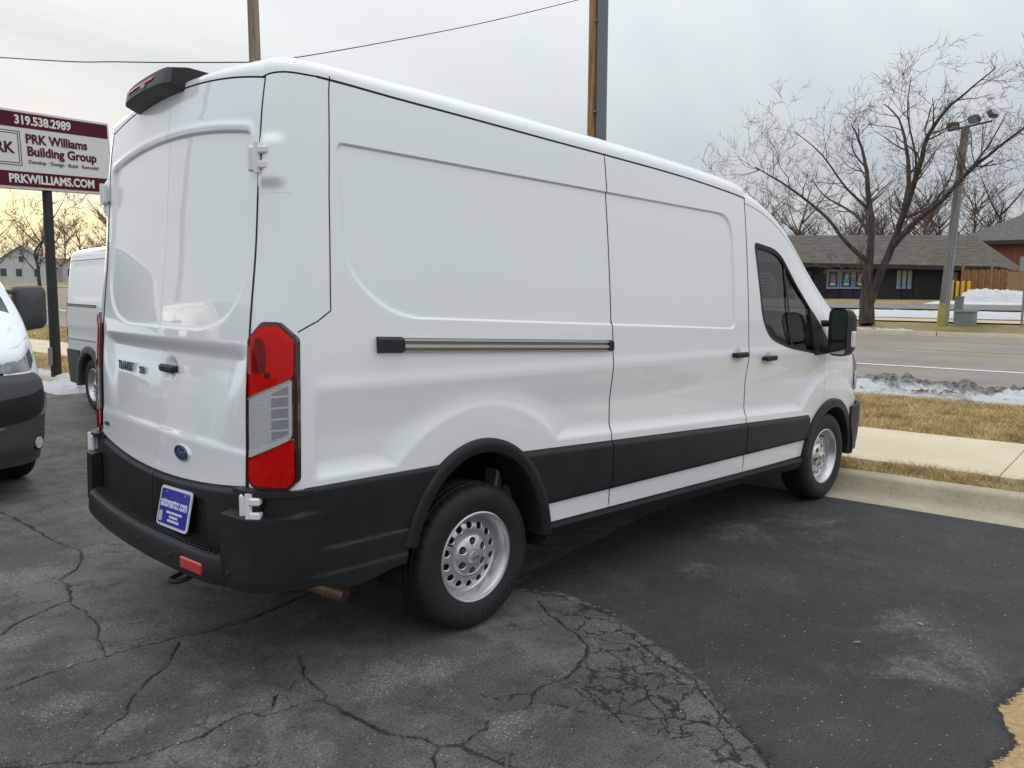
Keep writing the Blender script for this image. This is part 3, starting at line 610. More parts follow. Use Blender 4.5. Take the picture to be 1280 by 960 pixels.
def panel(name, m, parent, s0, s1, z0, z1, ds=.014, dz=.014, sgn=-1, holes=(), off=0., lip=.018, rel=True, sharp=38., inside=None, anchors=(), cols=()):
    """a sheet of the body between s0..s1 and z0(s)..z1(s), edges turned inwards; z0/z1 numbers or functions; off number or function(s,z)"""
    ns = max(2, int(round((s1-s0)/ds))+1); S1 = np.linspace(s0, s1, ns)
    if cols: S1 = np.unique(np.concatenate([S1]+[c_+np.arange(-.010, .0101, .0025) for c_ in cols])); S1 = S1[(S1 >= s0) & (S1 <= s1)]; ns = len(S1)
    za = z0(S1) if callable(z0) else np.full(ns, float(z0)); zb = z1(S1) if callable(z1) else np.full(ns, float(z1))
    nz = max(2, int(round(np.max(zb-za)/dz))+1); v = np.linspace(0, 1, nz)
    S = np.repeat(S1[:, None], nz, 1); Z = za[:, None]+(zb-za)[:, None]*v[None, :]
    if anchors:
        lines = [za]; offs = np.array([-.013, -.010, -.0075, -.005, -.0025, 0, .0025, .005, .008])
        for an in anchors:
            az_ = np.clip(an(S1), za+.02, zb-.02); lines += [az_+q for q in offs]
        lines.append(zb); rows_ = [lines[0]]
        for a_, b_ in zip(lines[:-1], lines[1:]):
            k_ = max(1, int(round(np.max(b_-a_)/dz)))
            rows_ += [a_+(b_-a_)*(i_/k_) for i_ in range(1, k_+1)]
        Z = np.stack(rows_, 1); S = np.repeat(S1[:, None], Z.shape[1], 1)
    LP = np.zeros_like(S)
    if lip:
        S, Z = np.pad(S, 1, mode='edge'), np.pad(Z, 1, mode='edge'); LP = np.pad(LP, 1, constant_values=1.)
    keep = None
    for h in holes:
        S, Z, k = cut(S, Z, h); keep = k if keep is None else keep & k
    if inside is not None:
        cx = (S[:-1, :-1]+S[1:, 1:])/2; cz = (Z[:-1, :-1]+Z[1:, 1:])/2; keep = sdf(cx, cz, inside) < 0
        pad = np.pad(keep, 1, constant_values=False); cnt = pad[:-1, :-1].astype(int)+pad[1:, :-1]+pad[:-1, 1:]+pad[1:, 1:]; rim = (cnt > 0) & (cnt < 4)
        nx, nz_ = near_poly(S[rim], Z[rim], inside); S, Z = S.copy(), Z.copy(); S[rim] = nx; Z[rim] = nz_
    o_ = off(S, Z) if callable(off) else off
    P = Q(S, Z, o_-LP*lip, sgn, rel)
    return grid_mesh(name, P, m, parent, keep, flip=(sgn > 0), sharp=sharp)
def solid(o, th):
    md = o.modifiers.new('thickness', 'SOLIDIFY'); md.thickness = th; md.offset = -1.; return o
def poly_panel(name, m, parent, poly, off, sgn=-1, step=.012, th=.01, rel=True):
    P = np.array(poly); pad = step
    o = panel(name, m, parent, P[:, 0].min()-pad, P[:, 0].max()+pad, P[:, 1].min()-pad, P[:, 1].max()+pad, step, step, sgn, off=off, lip=0, inside=poly, rel=rel)
    # make the thickness by hand: rim of boundary edges pushed inwards
    bm = bmesh.new(); bm.from_mesh(o.data); c = Vector((1.5, 0, 1.2))
    r = bmesh.ops.extrude_edge_only(bm, edges=[e for e in bm.edges if len(e.link_faces) == 1])
    vs_ = [v for v in r['geom'] if isinstance(v, bmesh.types.BMVert)]
    for v in vs_:
        dirn = Vector((c.x-v.co.x if v.co.x < -.8 else 0, -v.co.y if v.co.x > -1.05 else 0, 0)); v.co += dirn.normalized()*th
    bm.to_mesh(o.data); bm.free(); o.data.polygons.foreach_set('use_smooth', np.ones(len(o.data.polygons), bool)); o.data.set_sharp_from_angle(angle=R_(38)); o.data.update()
    return o
def stroke(name, m, parent, pts, wd, sgn=-1, off=.0012, sub=.03):
    pts = [np.array(p, float) for p in pts]; L = []
    for a, b in zip(pts[:-1], pts[1:]):
        k = max(1, int(np.hypot(*(b-a))/sub)); L += [a+(b-a)*i/k for i in range(k)]
    L.append(pts[-1]); L = np.array(L); t = np.gradient(L, axis=0); t /= np.hypot(t[:, 0], t[:, 1])[:, None]+1e-9; nrm = np.stack([-t[:, 1], t[:, 0]], -1)
    A, B = L+nrm*wd/2, L-nrm*wd/2
    P = np.stack([Q(A[:, 0], A[:, 1], off, sgn), Q(B[:, 0], B[:, 1], off, sgn)], 1)
    return grid_mesh(name, P, m, parent, flip=(sgn < 0), sharp=None)
def ell(cx, cz, rx, rz, a0=0., a1=360., n=64): return [(cx+rx*math.cos(R_(a0+(a1-a0)*i/(n-1))), cz+rz*math.sin(R_(a0+(a1-a0)*i/(n-1)))) for i in range(n)]
ARR = (-.015, .36, .455, .562); ARF = (3.76, .36, .475, .445)        # wheel openings: centre, half axes
HR = ell(*ARR, -60, 240)+[]; HF = ell(*ARF, -60, 240)
WIN = rounded([(2.515, 1.985), (2.86, 1.945), (3.08, 1.76), (3.40, 1.50), (3.60, 1.315), (3.63, 1.20), (3.43, 1.195), (2.95, 1.262), (2.70, 1.335), (2.60, 1.46)], [.04, .14, .1, .05, .05, .03, .06, .12, .08, .1], 5)
zwh = lambda s: .788+.065*np.clip((YD-(SB-s))/.86, 0, 1)**2        # white bottom edge of the rear doors
ztop = lambda s: np.where(s < SB, 2.497-.075*np.clip(np.clip(YD-(SB-s), 0, 1)/.83, 0, 1)**2.2, 2.45)
def zg(s): return np.where(s >= -.80, GUT(s), np.where(s < SB, ztop(s)+.005, 2.447+(2.434-2.447)*np.clip((-.80-s)/(-.80-SB), 0, 1)))
HANDLE = {}
for sgn in (-1, 1):
    fine = sgn < 0; d = .0092 if fine else .03
    panel('quarter_panel', PAINT, van, SB+.004, .949, lambda s: .41+.13*sm(0., -.3, s), lambda s: zg(s)-.004, d, d, sgn, [HR], anchors=(RB, RT) if fine else (), cols=(-.735,) if fine else ())
    sd_ = panel('sliding_door' if fine else 'side_panel', PAINT, van, .957, 2.404, .425, lambda s: zg(s)-.006, d, d, sgn, anchors=(RB, RT) if fine else (), cols=(2.235,) if fine else ())
    fd = panel('front_door', PAINT, van, 2.414, 3.60, .425, lambda s: EX(s)-.035, d, d, sgn, [WIN, HF])
    panel('front_fender', PAINT, van, 3.606, 4.74, .45, lambda s: EX(s)-.004, .02, .02, sgn, [HF])
    panel('inner_shell', GAP, van, -1.0, 3.5, .42, lambda s: np.minimum(zg(s), EX(s))-.02, .08, .08, sgn, [HR, HF, [(2.40, 2.02), (2.95, 2.02), (3.68, 1.42), (3.68, 1.16), (2.42, 1.16)]], off=-.045, lip=0, rel=False)
    stroke('roof_seam', GAP, van, [(x, float(GUT(x))-.001) for x in np.linspace(-.80, 2.42, 60)], .009, sgn, .001)
    if fine: stroke('corner_seam', GAP, van, [(-.742, 2.46), (-.752, 2.40), (-.785, 2.0), (-.806, 1.60), (-.808, 1.54), (-.93, 1.458)], .005, sgn)
    stroke('pillar_seam', GAP, van, [(x, float(EX(x))-.0325) for x in np.linspace(2.41, 3.58, 30)], .006, sgn, -.004)
    for sx_ in (.953, 2.409): stroke('door_seam', GAP, van, [(sx_, z_) for z_ in np.linspace(.46, float(zg(np.array(sx_)))-.02, 70)], .0075, sgn, .0006)
    # window: black surround, glass, divider, mirror sail
    inner = [tuple(np.array(p)+(np.array((2.93, 1.52))-np.array(p))*np.array([.055, .07])) for p in WIN]
    nW = len(WIN); A = np.array(WIN); B = np.array(inner); outr = [tuple(np.array(p)-(np.array((2.93, 1.52))-np.array(p))*.012) for p in WIN]; O = np.array(outr)
    P = np.stack([Q(O[:, 0], O[:, 1], .003, sgn), Q(A[:, 0], A[:, 1], .005, sgn), Q(B[:, 0], B[:, 1], .000, sgn), Q(B[:, 0], B[:, 1], -.016, sgn)], 1); P = np.concatenate([P, P[:1]], 0)
    grid_mesh('window_surround', PLASTIC_D, fd) if False else grid_mesh('window_surround', P, PLASTIC_D, fd, flip=(sgn < 0))
    G = Q(B[:, 0], B[:, 1], -.012, sgn); mesh('window_glass', np.concatenate([G, [G.mean(0)]]), [(i, (i+1) % nW, nW)[::(1 if sgn > 0 else -1)] for i in range(nW)], GLASS, fd)
    stroke('window_divider', PLASTIC_D, fd, [(2.95, 1.86), (2.985, 1.55), (3.03, 1.27)], .030, sgn, -.004)
    poly_panel('mirror_sail', PLASTIC_D, fd, [(3.33, 1.555), (3.42, 1.49), (3.61, 1.315), (3.64, 1.19), (3.40, 1.185), (3.36, 1.25)], .006, sgn, .02, .02)
    # lower black cladding, in the lengths of the panels it sits on
    ct = lambda s: .838-.036*(s-.45)
    of = lambda s, z: .015*sm(0, .03, ct(s)-z)*sm(.535, .56, z)+.003-.006*np.exp(-((z-.565)/.008)**2)*0
    for nme, a, b, par in (('lower_cladding', .22, .949, van), ('door_cladding', .957, 2.404, sd_), ('door_cladding', 2.414, 3.34, fd)):
        panel(nme, PLASTIC, par, a, b, .548, ct, .03, .008, sgn, [HR, HF], off=of, lip=.02)
    # cladding behind the rear wheel and round the bumper corner
    def oc(s, z):
        c_ = sm(-.86, -1.10, s); blk = np.clip((.754-z)/.007, 0, 1)
        return .014+.056*c_*blk*(.85+.15*sm(.45, .50, z))-.012*sm(.835, .858, z)+.007*np.clip((.598-z)/.006, 0, 1)*sm(-.90, -.82, s)+.006*np.clip((.492-z)/.006, 0, 1)*sm(-.95, -.84, s)
    panel('corner_cladding', PLASTIC, van, -1.19, -.20, lambda s: .455-.045*sm(-.95, -.72, s)+.035*sm(-.7, -.5, s), lambda s: np.where(s > -.93, .852, .842), .02, .007, sgn, [HR], off=oc, lip=.05)
    # wheel arch flares
    for (cx, cz, rx, rz), a0, a1, nm in ((ARR, 4, 164, 'rear'), (ARF, -6, 172, 'front')):
        th = np.radians(np.linspace(a0, a1, 72)); prof = [(-.048, .85), (-.050, 1.026), (-.043, 1.044), (-.012, 1.051), (.012, 1.048), (.020, 1.040), (.023, .985)]
        tp = .03 if nm == 'front' else 0.
        P = np.array([[(cx+(rx+r)*math.cos(t), sgn*(y-tp*max(0, math.cos(t))*2.2), cz+(rz+r)*math.sin(t)) for r, y in prof] for t in th])
        grid_mesh('wheel_arch_flare', P, PLASTIC, van, flip=(sgn > 0), sharp=40)
        th = np.radians(np.linspace(-5, 185, 24)); P = np.array([[(cx+(rx-.0)*math.cos(t), sgn*y, cz+(rz-.0)*math.sin(t)) for y in (.45, .7, 1.0)] for t in th]); grid_mesh('wheel_well', P, UNDER, van)
        mb = MB(); mb.prism([(cx+rx*math.cos(t), cz+rz*math.sin(t)) for t in th], 0, .02, lambda u, v, w_: (u, sgn*(.44+w_), v)); mb.build('well_back', UNDER, van, smooth=False)
    # sill step
    mb = MB(); L0, L1 = .46, 3.29
    pr = [(.985, .435), (1.012, .428), (1.018, .405), (.990, .345), (.90, .33), (.90, .435)]
    mb.add([(L0, sgn*y, z+.006) for y, z in pr]+[(L1, sgn*y, z-.020) for y, z in pr], [tuple(range(6)), tuple(reversed(range(6, 12)))]+[(i, (i+1) % 6, 6+(i+1) % 6, 6+i) for i in range(6)])
    mb.box((1.87, sgn*1.006, .4265), (2.8, .012, .010), Matrix.Rotation(R_(.5), 3, 'Y')); mb.build('sill_trim', PLASTIC, van, smooth=False)
    # door handles; each dished back is a flat disc with its shade in the grey
    def handle(name, par, s, z, ln=.155, sg=sgn, rot=0.):
        c_ = Q(s, z, .0, sg); mb = MB()
        mb.box((c_[0], c_[1]+sg*.032, c_[2]), (ln, .022, .036), bev=.009); mb.box((c_[0]+ln*.36, c_[1]+sg*.012, c_[2]), (.035, .04, .028), bev=.006); mb.box((c_[0]-ln*.36, c_[1]+sg*.012, c_[2]), (.035, .04, .028), bev=.006)
        o = mb.build(name, PLASTIC, par)
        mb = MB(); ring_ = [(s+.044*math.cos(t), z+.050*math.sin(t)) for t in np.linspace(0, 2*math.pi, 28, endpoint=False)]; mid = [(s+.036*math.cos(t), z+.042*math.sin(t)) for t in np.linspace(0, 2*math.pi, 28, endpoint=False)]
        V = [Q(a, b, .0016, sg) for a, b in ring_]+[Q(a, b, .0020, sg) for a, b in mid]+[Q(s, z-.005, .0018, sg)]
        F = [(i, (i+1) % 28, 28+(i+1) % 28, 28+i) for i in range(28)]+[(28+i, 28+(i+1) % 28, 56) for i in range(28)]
        mesh('handle_dish', V, F, mat('dish_shade_white', (.62, .64, .66), .35, coat=1.), par)
        return o
    handle('door_handle', fd, 2.665, 1.198)
    if fine: handle('door_handle', sd_, 2.262, 1.238)
# sliding door rail
mb = MB(); a, b = Q(-.575, 1.398, 0, -1), Q(.94, 1.343, 0, -1)
def rail_box(s0, s1, dz, h, off0, th, bev=.004):
    n_ = 12; V = []; F = []
    for i in range(n_+1):
        s = s0+(s1-s0)*i/n_; zc_ = 1.398-.0363*(s+.575)+dz
        for (zz, oo) in ((-h/2, off0), (h/2, off0), (h/2-bev, off0+th), (-h/2+bev, off0+th)): V.append(tuple(Q(s, zc_+zz, oo, -1, rel=False)))
    for i in range(n_):
        for j in range(4): F.append((i*4+j, (i+1)*4+j, (i+1)*4+(j+1) % 4, i*4+(j+1) % 4))
    F += [(3, 2, 1, 0), (n_*4, n_*4+1, n_*4+2, n_*4+3)]
    return V, F
m2 = MB(); m2.add(*rail_box(-.59, .946, 0, .064, -.006, .010)); rl = m2.build('door_rail', PLASTIC_D, van, smooth=False)
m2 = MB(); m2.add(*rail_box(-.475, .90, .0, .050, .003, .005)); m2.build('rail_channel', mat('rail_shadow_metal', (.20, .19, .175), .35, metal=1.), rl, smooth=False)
for dz, h in ((.0205, .013), (-.004, .020), (-.0255, .008)):
    m2 = MB(); m2.add(*rail_box(-.475, .90, dz, h, .005, .012, .003)); m2.build('rail_track', ALU, rl, smooth=False)
m2 = MB(); m2.add(*rail_box(-.60, -.47, 0, .068, .004, .022, .012)); m2.build('rail_cap', PLASTIC, rl, smooth=False); m2 = MB(); m2.add(*rail_box(.905, .946, 0, .050, .004, .012)); m2.build('rail_cap', PLASTIC, rl, smooth=False)
# roof
sr = np.concatenate([np.linspace(2*SB-0+.0+.30, SB, 1)*0+SB, []]) if False else None
S1 = np.concatenate([np.linspace(SB-YD, SB, 40, endpoint=False), np.linspace(SB, SA, 16, endpoint=False), np.linspace(SA, 2.414, 90)])
wv = np.linspace(0, 1, 26)**1.9
G = Q(S1, zg(S1)+.003, 0., 1, rel=False); cxp = np.maximum(S1, -.50); cxp = np.where(S1 < -.5, -.5, cxp)
half = []
for i in range(len(S1)):
    g = G[i]; f = (1-(1-wv)**2.5)**(1/2.5); xx = g[0]+(cxp[i]-g[0])*wv; half.append(np.stack([xx, g[1]*(1-wv), g[2]+(ZC(np.clip(xx, -1, 2.4))-g[2])*f], -1))
half = np.array(half); mir = half*np.array([1, -1, 1])
fh = grid_faces(len(S1), 26); n_ = half.shape[0]*26
mesh('roof', np.concatenate([half.reshape(-1, 3), mir.reshape(-1, 3)]), np.concatenate([fh, fh[:, ::-1]+n_]), PAINT, van, sharp=None)
# cab roof, pillars, windscreen, bonnet
xs = np.concatenate([np.linspace(2.414, 4.05, 70), np.linspace(4.09, 4.74, 24)]); th = np.linspace(0, 1, 34)**1.7
def cab_point(x, v, sgn):
    e0 = float(EX(x))-.03*float(sm(3.95, 3.7, x)); g = Q(x, e0, 0., 1, rel=False); f = (1-(1-v)**2.4)**(1/2.4)
    bow = 1-(1-v)**2
    return np.stack([np.full(len(v), x), sgn*g[1]*(1-v), e0+(float(TX(x))-e0)*f], -1)
top = np.array([np.concatenate([cab_point(x, th, -1), cab_point(x, th[::-1][1:], 1)]) for x in xs])
nx_, nv_ = top.shape[:2]; yy = np.abs(top[:-1, :-1, 1])/np.maximum(.01, np.abs(top[:-1, :1, 1])); XX = top[:-1, :-1, 0]
glass = (XX > 2.92) & (XX < 4.06) & (yy < .90)
grid_mesh('cab_roof', top, PAINT, van, keep=(~glass) & (XX < 4.05), sharp=None); grid_mesh('windscreen', top-np.array([0, 0, .006]), mat('windscreen_glass', (.05, .06, .06), .02, alpha=.55, spec=.6), van, keep=glass, sharp=None)
grid_mesh('bonnet', top, PAINT, van, keep=(XX >= 4.05), sharp=None)
# nose: grille panel, bumper and lamps closing the front
P = np.array([[Q(4.735, z_, 0., -1, False)*np.array([1, k, 1])+np.array([.05*(1-k*k), 0, 0]) for k in np.linspace(1, -1, 24)] for z_ in np.linspace(.40, .93, 14)]); grid_mesh('front_grille', P, PLASTIC_D, van)
def ob(s, z): return .018+.03*sm(4.15, 4.5, s)
for sgn in (-1, 1):
    panel('front_bumper', PLASTIC, van, 4.205, 4.74, .33, .72, .03, .03, sgn, off=ob, lip=.03, rel=False)
    poly_panel('headlight', mat('headlight_lens', (.7, .72, .74), .08, coat=1.), van, rounded([(4.40, .92), (4.55, .84), (4.71, .78), (4.71, .88), (4.55, .96), (4.42, 1.02)], .03, 3), .006, sgn, .02, .02, rel=False)
# rear doors
for sgn in (-1, 1):
    d = .0078
    rd = panel('rear_door', PAINT, van, SB-YD+.0015, SB-.004, zwh, lambda s: ztop(s), d, d, sgn, lip=.02, anchors=(lambda s: np.full(np.shape(s), 1.445), lambda s: RWT(np.clip(YD-(SB-s), 0, 1))), cols=(SB-(YD-.775),))
    # lower black trim with the number plate bay
    def orr(s, z, sgn=sgn):
        y = (YD-(SB-s))*sgn; o_ = .016-.012*sm(.0, .018, z-(zwh(s)-.026))
        bay = sm(.02, -.02, sdf(y, z, [(-.56, .50), (-.52, .735), (-.06, .735), (.0, .50)])); return o_-.013*bay
    panel('door_trim', PLASTIC, rd, SB-YD+.003, SB+.012, .53, lambda s: zwh(s)-.002, .015, .0075, sgn, off=orr, lip=.03)
    stroke('door_seam', GAP, rd, [(SB+.0015, z_) for z_ in np.linspace(.60, 2.43, 80)], .008, sgn, .0012)
    stroke('header_seam', GAP, rd, [(s, float(ztop(s))+.004) for s in np.linspace(SB-YD, SB, 40)], .008, sgn, -.001)
    if sgn < 0:
        c_ = Q(SB-YD+.10, 1.262, 0, -1); mb = MB(); mb.box((c_[0]-.030, c_[1], c_[2]), (.024, .165, .036), bev=.01)
        for k in (-.055, .055): mb.box((c_[0]-.008, c_[1]+k, c_[2]), (.04, .03, .028), bev=.006)
        mb.build('door_handle', PLASTIC, rd)
    # hinges, upper and lower
    for z_, s_, o_ in ((2.115, -1.105, .0), (.785, -1.075, .022)):
        c_ = Q(s_, z_, o_, sgn, False); rt = Matrix.Rotation(R_(-42*sgn), 3, 'Z'); mb = MB()
        HM = mat('hinge_paint', (.74, .755, .76), .35, coat=.6)
        mb.box((c_[0]-.020, c_[1]-sgn*.030, z_), (.020, .052, .098), rt, .008); mb.box((c_[0]-.012, c_[1]-sgn*.022, z_), (.034, .030, .085), rt, .008); h_ = mb.build('hinge', HM, rd)
        mb = MB(); mb.tube([(c_[0]-.026, c_[1]+sgn*.006, z_-.056), (c_[0]-.026, c_[1]+sgn*.006, z_+.056)], .0145, 14); mb.build('hinge_barrel', HM, h_)
        mb = MB(); mb.box((c_[0]-.008, c_[1]+sgn*.026, z_+.028), (.038, .044, .030), rt, .006); mb.build('hinge_arm', HM, h_); mb = MB(); mb.box((c_[0]-.008, c_[1]+sgn*.026, z_-.028), (.038, .044, .030), rt, .006); mb.build('hinge_arm', HM, h_)
        mb = MB(); mb.box((c_[0]-.004, c_[1]+sgn*.020, z_), (.020, .040, .028), rt); mb.build('hinge_slot', GAP, h_, smooth=False)
    # pressed bulge that carries the upper hinge
    def obul(s, z): return .020*sm(-1.135, -1.075, s)*sm(-.945, -1.03, s)*sm(1.995, 2.045, z)*sm(2.215, 2.165, z)+.0008
    panel('hinge_bulge', PAINT, van, -1.128, -.94, 1.985, 2.225, .009, .009, sgn, off=obul, lip=.0)
    # tail lamp
    TLP = [(-1.126, .885), (-1.095, .852), (-.972, .846), (-.938, .885), (-.936, 1.435), (-.995, 1.497), (-1.065, 1.497), (-1.126, 1.43)]
    tl = poly_panel('tail_light', mat('lamp_bezel', (.030, .004, .006), .12, coat=1.), van, rounded(TLP, .012, 3), .012, sgn, .012, .03, rel=False)
    RED = MATS.get('red_lens') or m_glass('red_lens', (1., .03, .03), 1.42); CLR = MATS.get('clear_lens') or m_glass('clear_lens', (1., 1., 1.), 1.45); REF = MATS.get('lamp_mirror')
    if REF is None:
        k = NT_('lamp_mirror'); cl_ = k.vor(150, 'F1', out='Color'); sp_c = k.n('ShaderNodeSeparateColor'); k.put(sp_c.inputs[0], cl_)
        cN = k.mix(k.math('MULTIPLY', sp_c.outputs[0], .8), (.92, .92, .92), (1., 1., 1.)); cN = k.mix(k.math('MULTIPLY', k.ss(k.noise(9, 3, .6), .50, .66), .25), cN, (.5, .5, .5)); k.b.inputs['Metallic'].default_value = 0.; k.bump(k.vor(150, 'F1'), .25, .003); REF = k.done(cN, .22)
    def inset(p, k_): c0 = np.mean(p, axis=0); return [tuple(np.array(q)+(c0-np.array(q))*k_) for q in p]
    up = [(-1.108, 1.215), (-1.07, 1.235), (-.956, 1.292), (-.953, 1.42), (-1.0, 1.475), (-1.062, 1.475), (-1.108, 1.42)]
    clr = [(-1.108, .972), (-.966, 1.045), (-.957, 1.065), (-.957, 1.278), (-1.07, 1.222), (-1.108, 1.200)]
    lo = [(-1.108, .895), (-1.09, .872), (-.972, .868), (-.955, .893), (-.955, 1.045), (-1.108, .958)]
    up = inset(up, -.075); lo = inset(lo, -.075); clr = inset(clr, -.03)
    CRF = MATS.get('clear_reflector')
    if CRF is None:
        k = NT_('clear_reflector'); wv_ = k.n('ShaderNodeTexWave', bands_direction='Z'); wv_.inputs['Scale'].default_value = 42; wv_.inputs['Distortion'].default_value = 2.; wv_.inputs['Detail'].default_value = 2; k.put(wv_.inputs[0], k.tc); w2_ = k.n('ShaderNodeTexWave', bands_direction='DIAGONAL'); w2_.inputs['Scale'].default_value = 55; w2_.inputs['Distortion'].default_value = 1.5; k.put(w2_.inputs[0], k.tc)
        cN = k.mix(k.ss(k.math('MULTIPLY', wv_.outputs['Fac'], w2_.outputs['Fac']), .10, .45), (.74, .75, .76), (1., 1., 1.)); k.bump(wv_.outputs['Fac'], .3, .004); CRF = k.done(cN, .15)
    for pz in (up, lo, clr): poly_panel('lamp_reflector', CRF if pz is clr else REF, tl, rounded(pz, .008, 3), .0130, sgn, .012, .004, rel=False)
    poly_panel('bulb_socket', mat('bulb_socket', (.30, .24, .24), .4), tl, rounded([(-1.098, 1.30), (-1.045, 1.30), (-1.040, 1.36), (-1.055, 1.43), (-1.085, 1.44), (-1.098, 1.40)], .012, 3), .0155, sgn, .01, .003, rel=False); poly_panel('bulb_socket', mat('bulb_dark', (.12, .08, .08), .4), tl, rounded([(-1.048, 1.285), (-1.025, 1.285), (-1.025, 1.305), (-1.048, 1.305)], .008, 3), .0165, sgn, .006, .002, rel=False)
    poly_panel('red_lens', RED, tl, rounded(up, .01, 3), .0215, sgn, .012, .012, rel=False); poly_panel('red_lens', RED, tl, rounded(lo, .01, 3), .0215, sgn, .012, .012, rel=False)
    poly_panel('clear_lens', CLR, tl, rounded(clr, .006, 3), .0225, sgn, .012, .012, rel=False)
    poly_panel('reflector_plate', mat('lamp_reflector', (.48, .51, .55), .2, metal=.1), tl, [(-1.020, 1.045), (-.966, 1.07), (-.966, 1.255), (-1.020, 1.225)], .0150, sgn, .012, .002, rel=False)
    for z_ in (1.085, 1.128, 1.171, 1.214): poly_panel('lamp_rib', mat('lamp_rib', (.95, .95, .95), .15, coat=1.), tl, [(-1.024, z_-.006), (-.964, z_), (-.964, z_+.008), (-1.024, z_+.002)], .0175, sgn, .01, .003, rel=False)
    poly_panel('lamp_rim', mat('lamp_rim', (.92, .93, .93), .12), tl, [(-1.106, .972), (-.966, 1.045), (-.966, 1.062), (-1.106, 1.000)], .0195, sgn, .012, .003, rel=False)
    mb = MB(); c_ = Q(-1.06, .845, .02, sgn, False)
    # ledge under the lamp
    panel('lamp_ledge', PLASTIC, van, -1.15, -.90, .828, .848, .02, .01, sgn, off=lambda s, z: .030+.02*sm(-.95, -1.1, s), lip=.05, rel=False)
# rear bumper with step
ys = np.linspace(-.835, .835, 51); crown = lambda y: .060*(1-(y/.80)**2)-.045*float(sm(.70, .835, abs(y)))
prof = [(-1.02, .50), (-1.02, .572), (-1.178, .566), (-1.194, .560), (-1.202, .545), (-1.206, .48), (-1.198, .452), (-1.15, .43), (-.98, .42)]
P = np.array([[(x-crown(y) if x < -1.03 else x, y, z_) for x, z_ in prof] for y in ys]); bp_ = grid_mesh('rear_bumper', P, PLASTIC, van, flip=True, sharp=30)
mb = MB()
for y in np.arange(-.74, .745, .030): mb.box((-1.120-crown(y), y, .5705), (.10, .011, .008), bev=.003)
mb.build('step_tread', PLASTIC, bp_, smooth=False)
for y, nm in ((-.61, 'bumper_reflector'),):
    mb = MB(); mb.box((-1.203-crown(y), y, .503), (.012, .165, .050), Matrix.Rotation(R_(6.5), 3, 'Z'), .006); mb.build(nm, mat('reflector_red', (.55, .012, .02), .25, coat=.8), bp_)
for y in (-.43, -.12, .25, .55):
    mb = MB(); mb.lathe([(.0, .004), (.011, .004), (.013, .0), (.013, -.01)], 16, 'x', (0, 0, 0)); mb.v = [(-1.204-crown(y)-p[0], y+p[1], .507+p[2]) for p in mb.v]; mb.build('parking_sensor', PLASTIC_D, bp_)
mb = MB(); mb.lathe([(.0, .003), (.009, .003), (.011, 0), (.011, -.01)], 12, 'x'); mb.v = [(-1.178-p[0], -.83+p[1], .515+p[2]) for p in mb.v]; mb.build('bumper_bolt', PLASTIC_D, bp_)
stroke('bumper_joint', GAP, van, [(-1.165, .41), (-1.165, .56)], .006, -1, .071)
# number plate
r_, u_ = Vector((0, -1, .06)).normalized(), Vector((.22, .03, .97)).normalized(); u_ = (u_-r_*u_.dot(r_)).normalized(); n_v = r_.cross(u_); n_v = n_v if n_v.x < 0 else -n_v
pc = Vector((-1.158, -.285, .662))
fr = lambda u, v, w_: tuple(pc+r_*u+u_*v+n_v*w_)
def rr_(w2, h2, r): return rounded([(-w2, -h2), (w2, -h2), (w2, h2), (-w2, h2)], r, 4)
mb = MB(); mb.prism(rr_(.166, .088, .022), 0, .006, fr); pl_ = mb.build('number_plate', mat('plate_frame', (.70, .70, .72), .3), van, smooth=False)
mb = MB(); mb.prism(rr_(.153, .076, .012), .006, .0075, fr); mb.build('plate_face', mat('plate_blue', (.030, .026, .36), .35, coat=.4), pl_, smooth=False)
PWH = mat('plate_white', (.78, .78, .82), .4)
rr3 = tuple(r_ if r_.cross(u_).dot(n_v) > 0 else -r_)
text('plate_lettering', 'automartcr.com', .062, PWH, pl_, fr(.0, .018, .0080), rr3, tuple(u_), .001, sx=.70, bold=.0012)
for k, (wd_, vv) in enumerate(((.16, -.022), (.09, -.040), (.12, -.057))):
    mb = MB(); q = 0; xx = -wd_/2+.015
    while xx < wd_/2+.015:
        lw = random.uniform(.006, .011); mb.prism([(xx, vv-.005), (xx+lw, vv-.005), (xx+lw, vv+.005), (xx, vv+.005)], .0075, .0082, fr); xx += lw+.003
    mb.build('plate_small_print', PWH, pl_, smooth=False)
mb = MB(); mb.prism([(-.145, -.068), (-.108, -.068), (-.108, -.022), (-.145, -.022)], .0075, .0082, fr); mb.build('plate_sticker', mat('plate_sticker', (.45, .46, .44), .5), pl_, smooth=False)
for u in (-.1, .1): mb = MB(); mb.prism([(u+.006*math.cos(t), .062+.006*math.sin(t)) for t in np.linspace(0, 6.28, 10, endpoint=False)], .0075, .0105, fr); mb.build('plate_screw', CHROME, pl_, smooth=False)
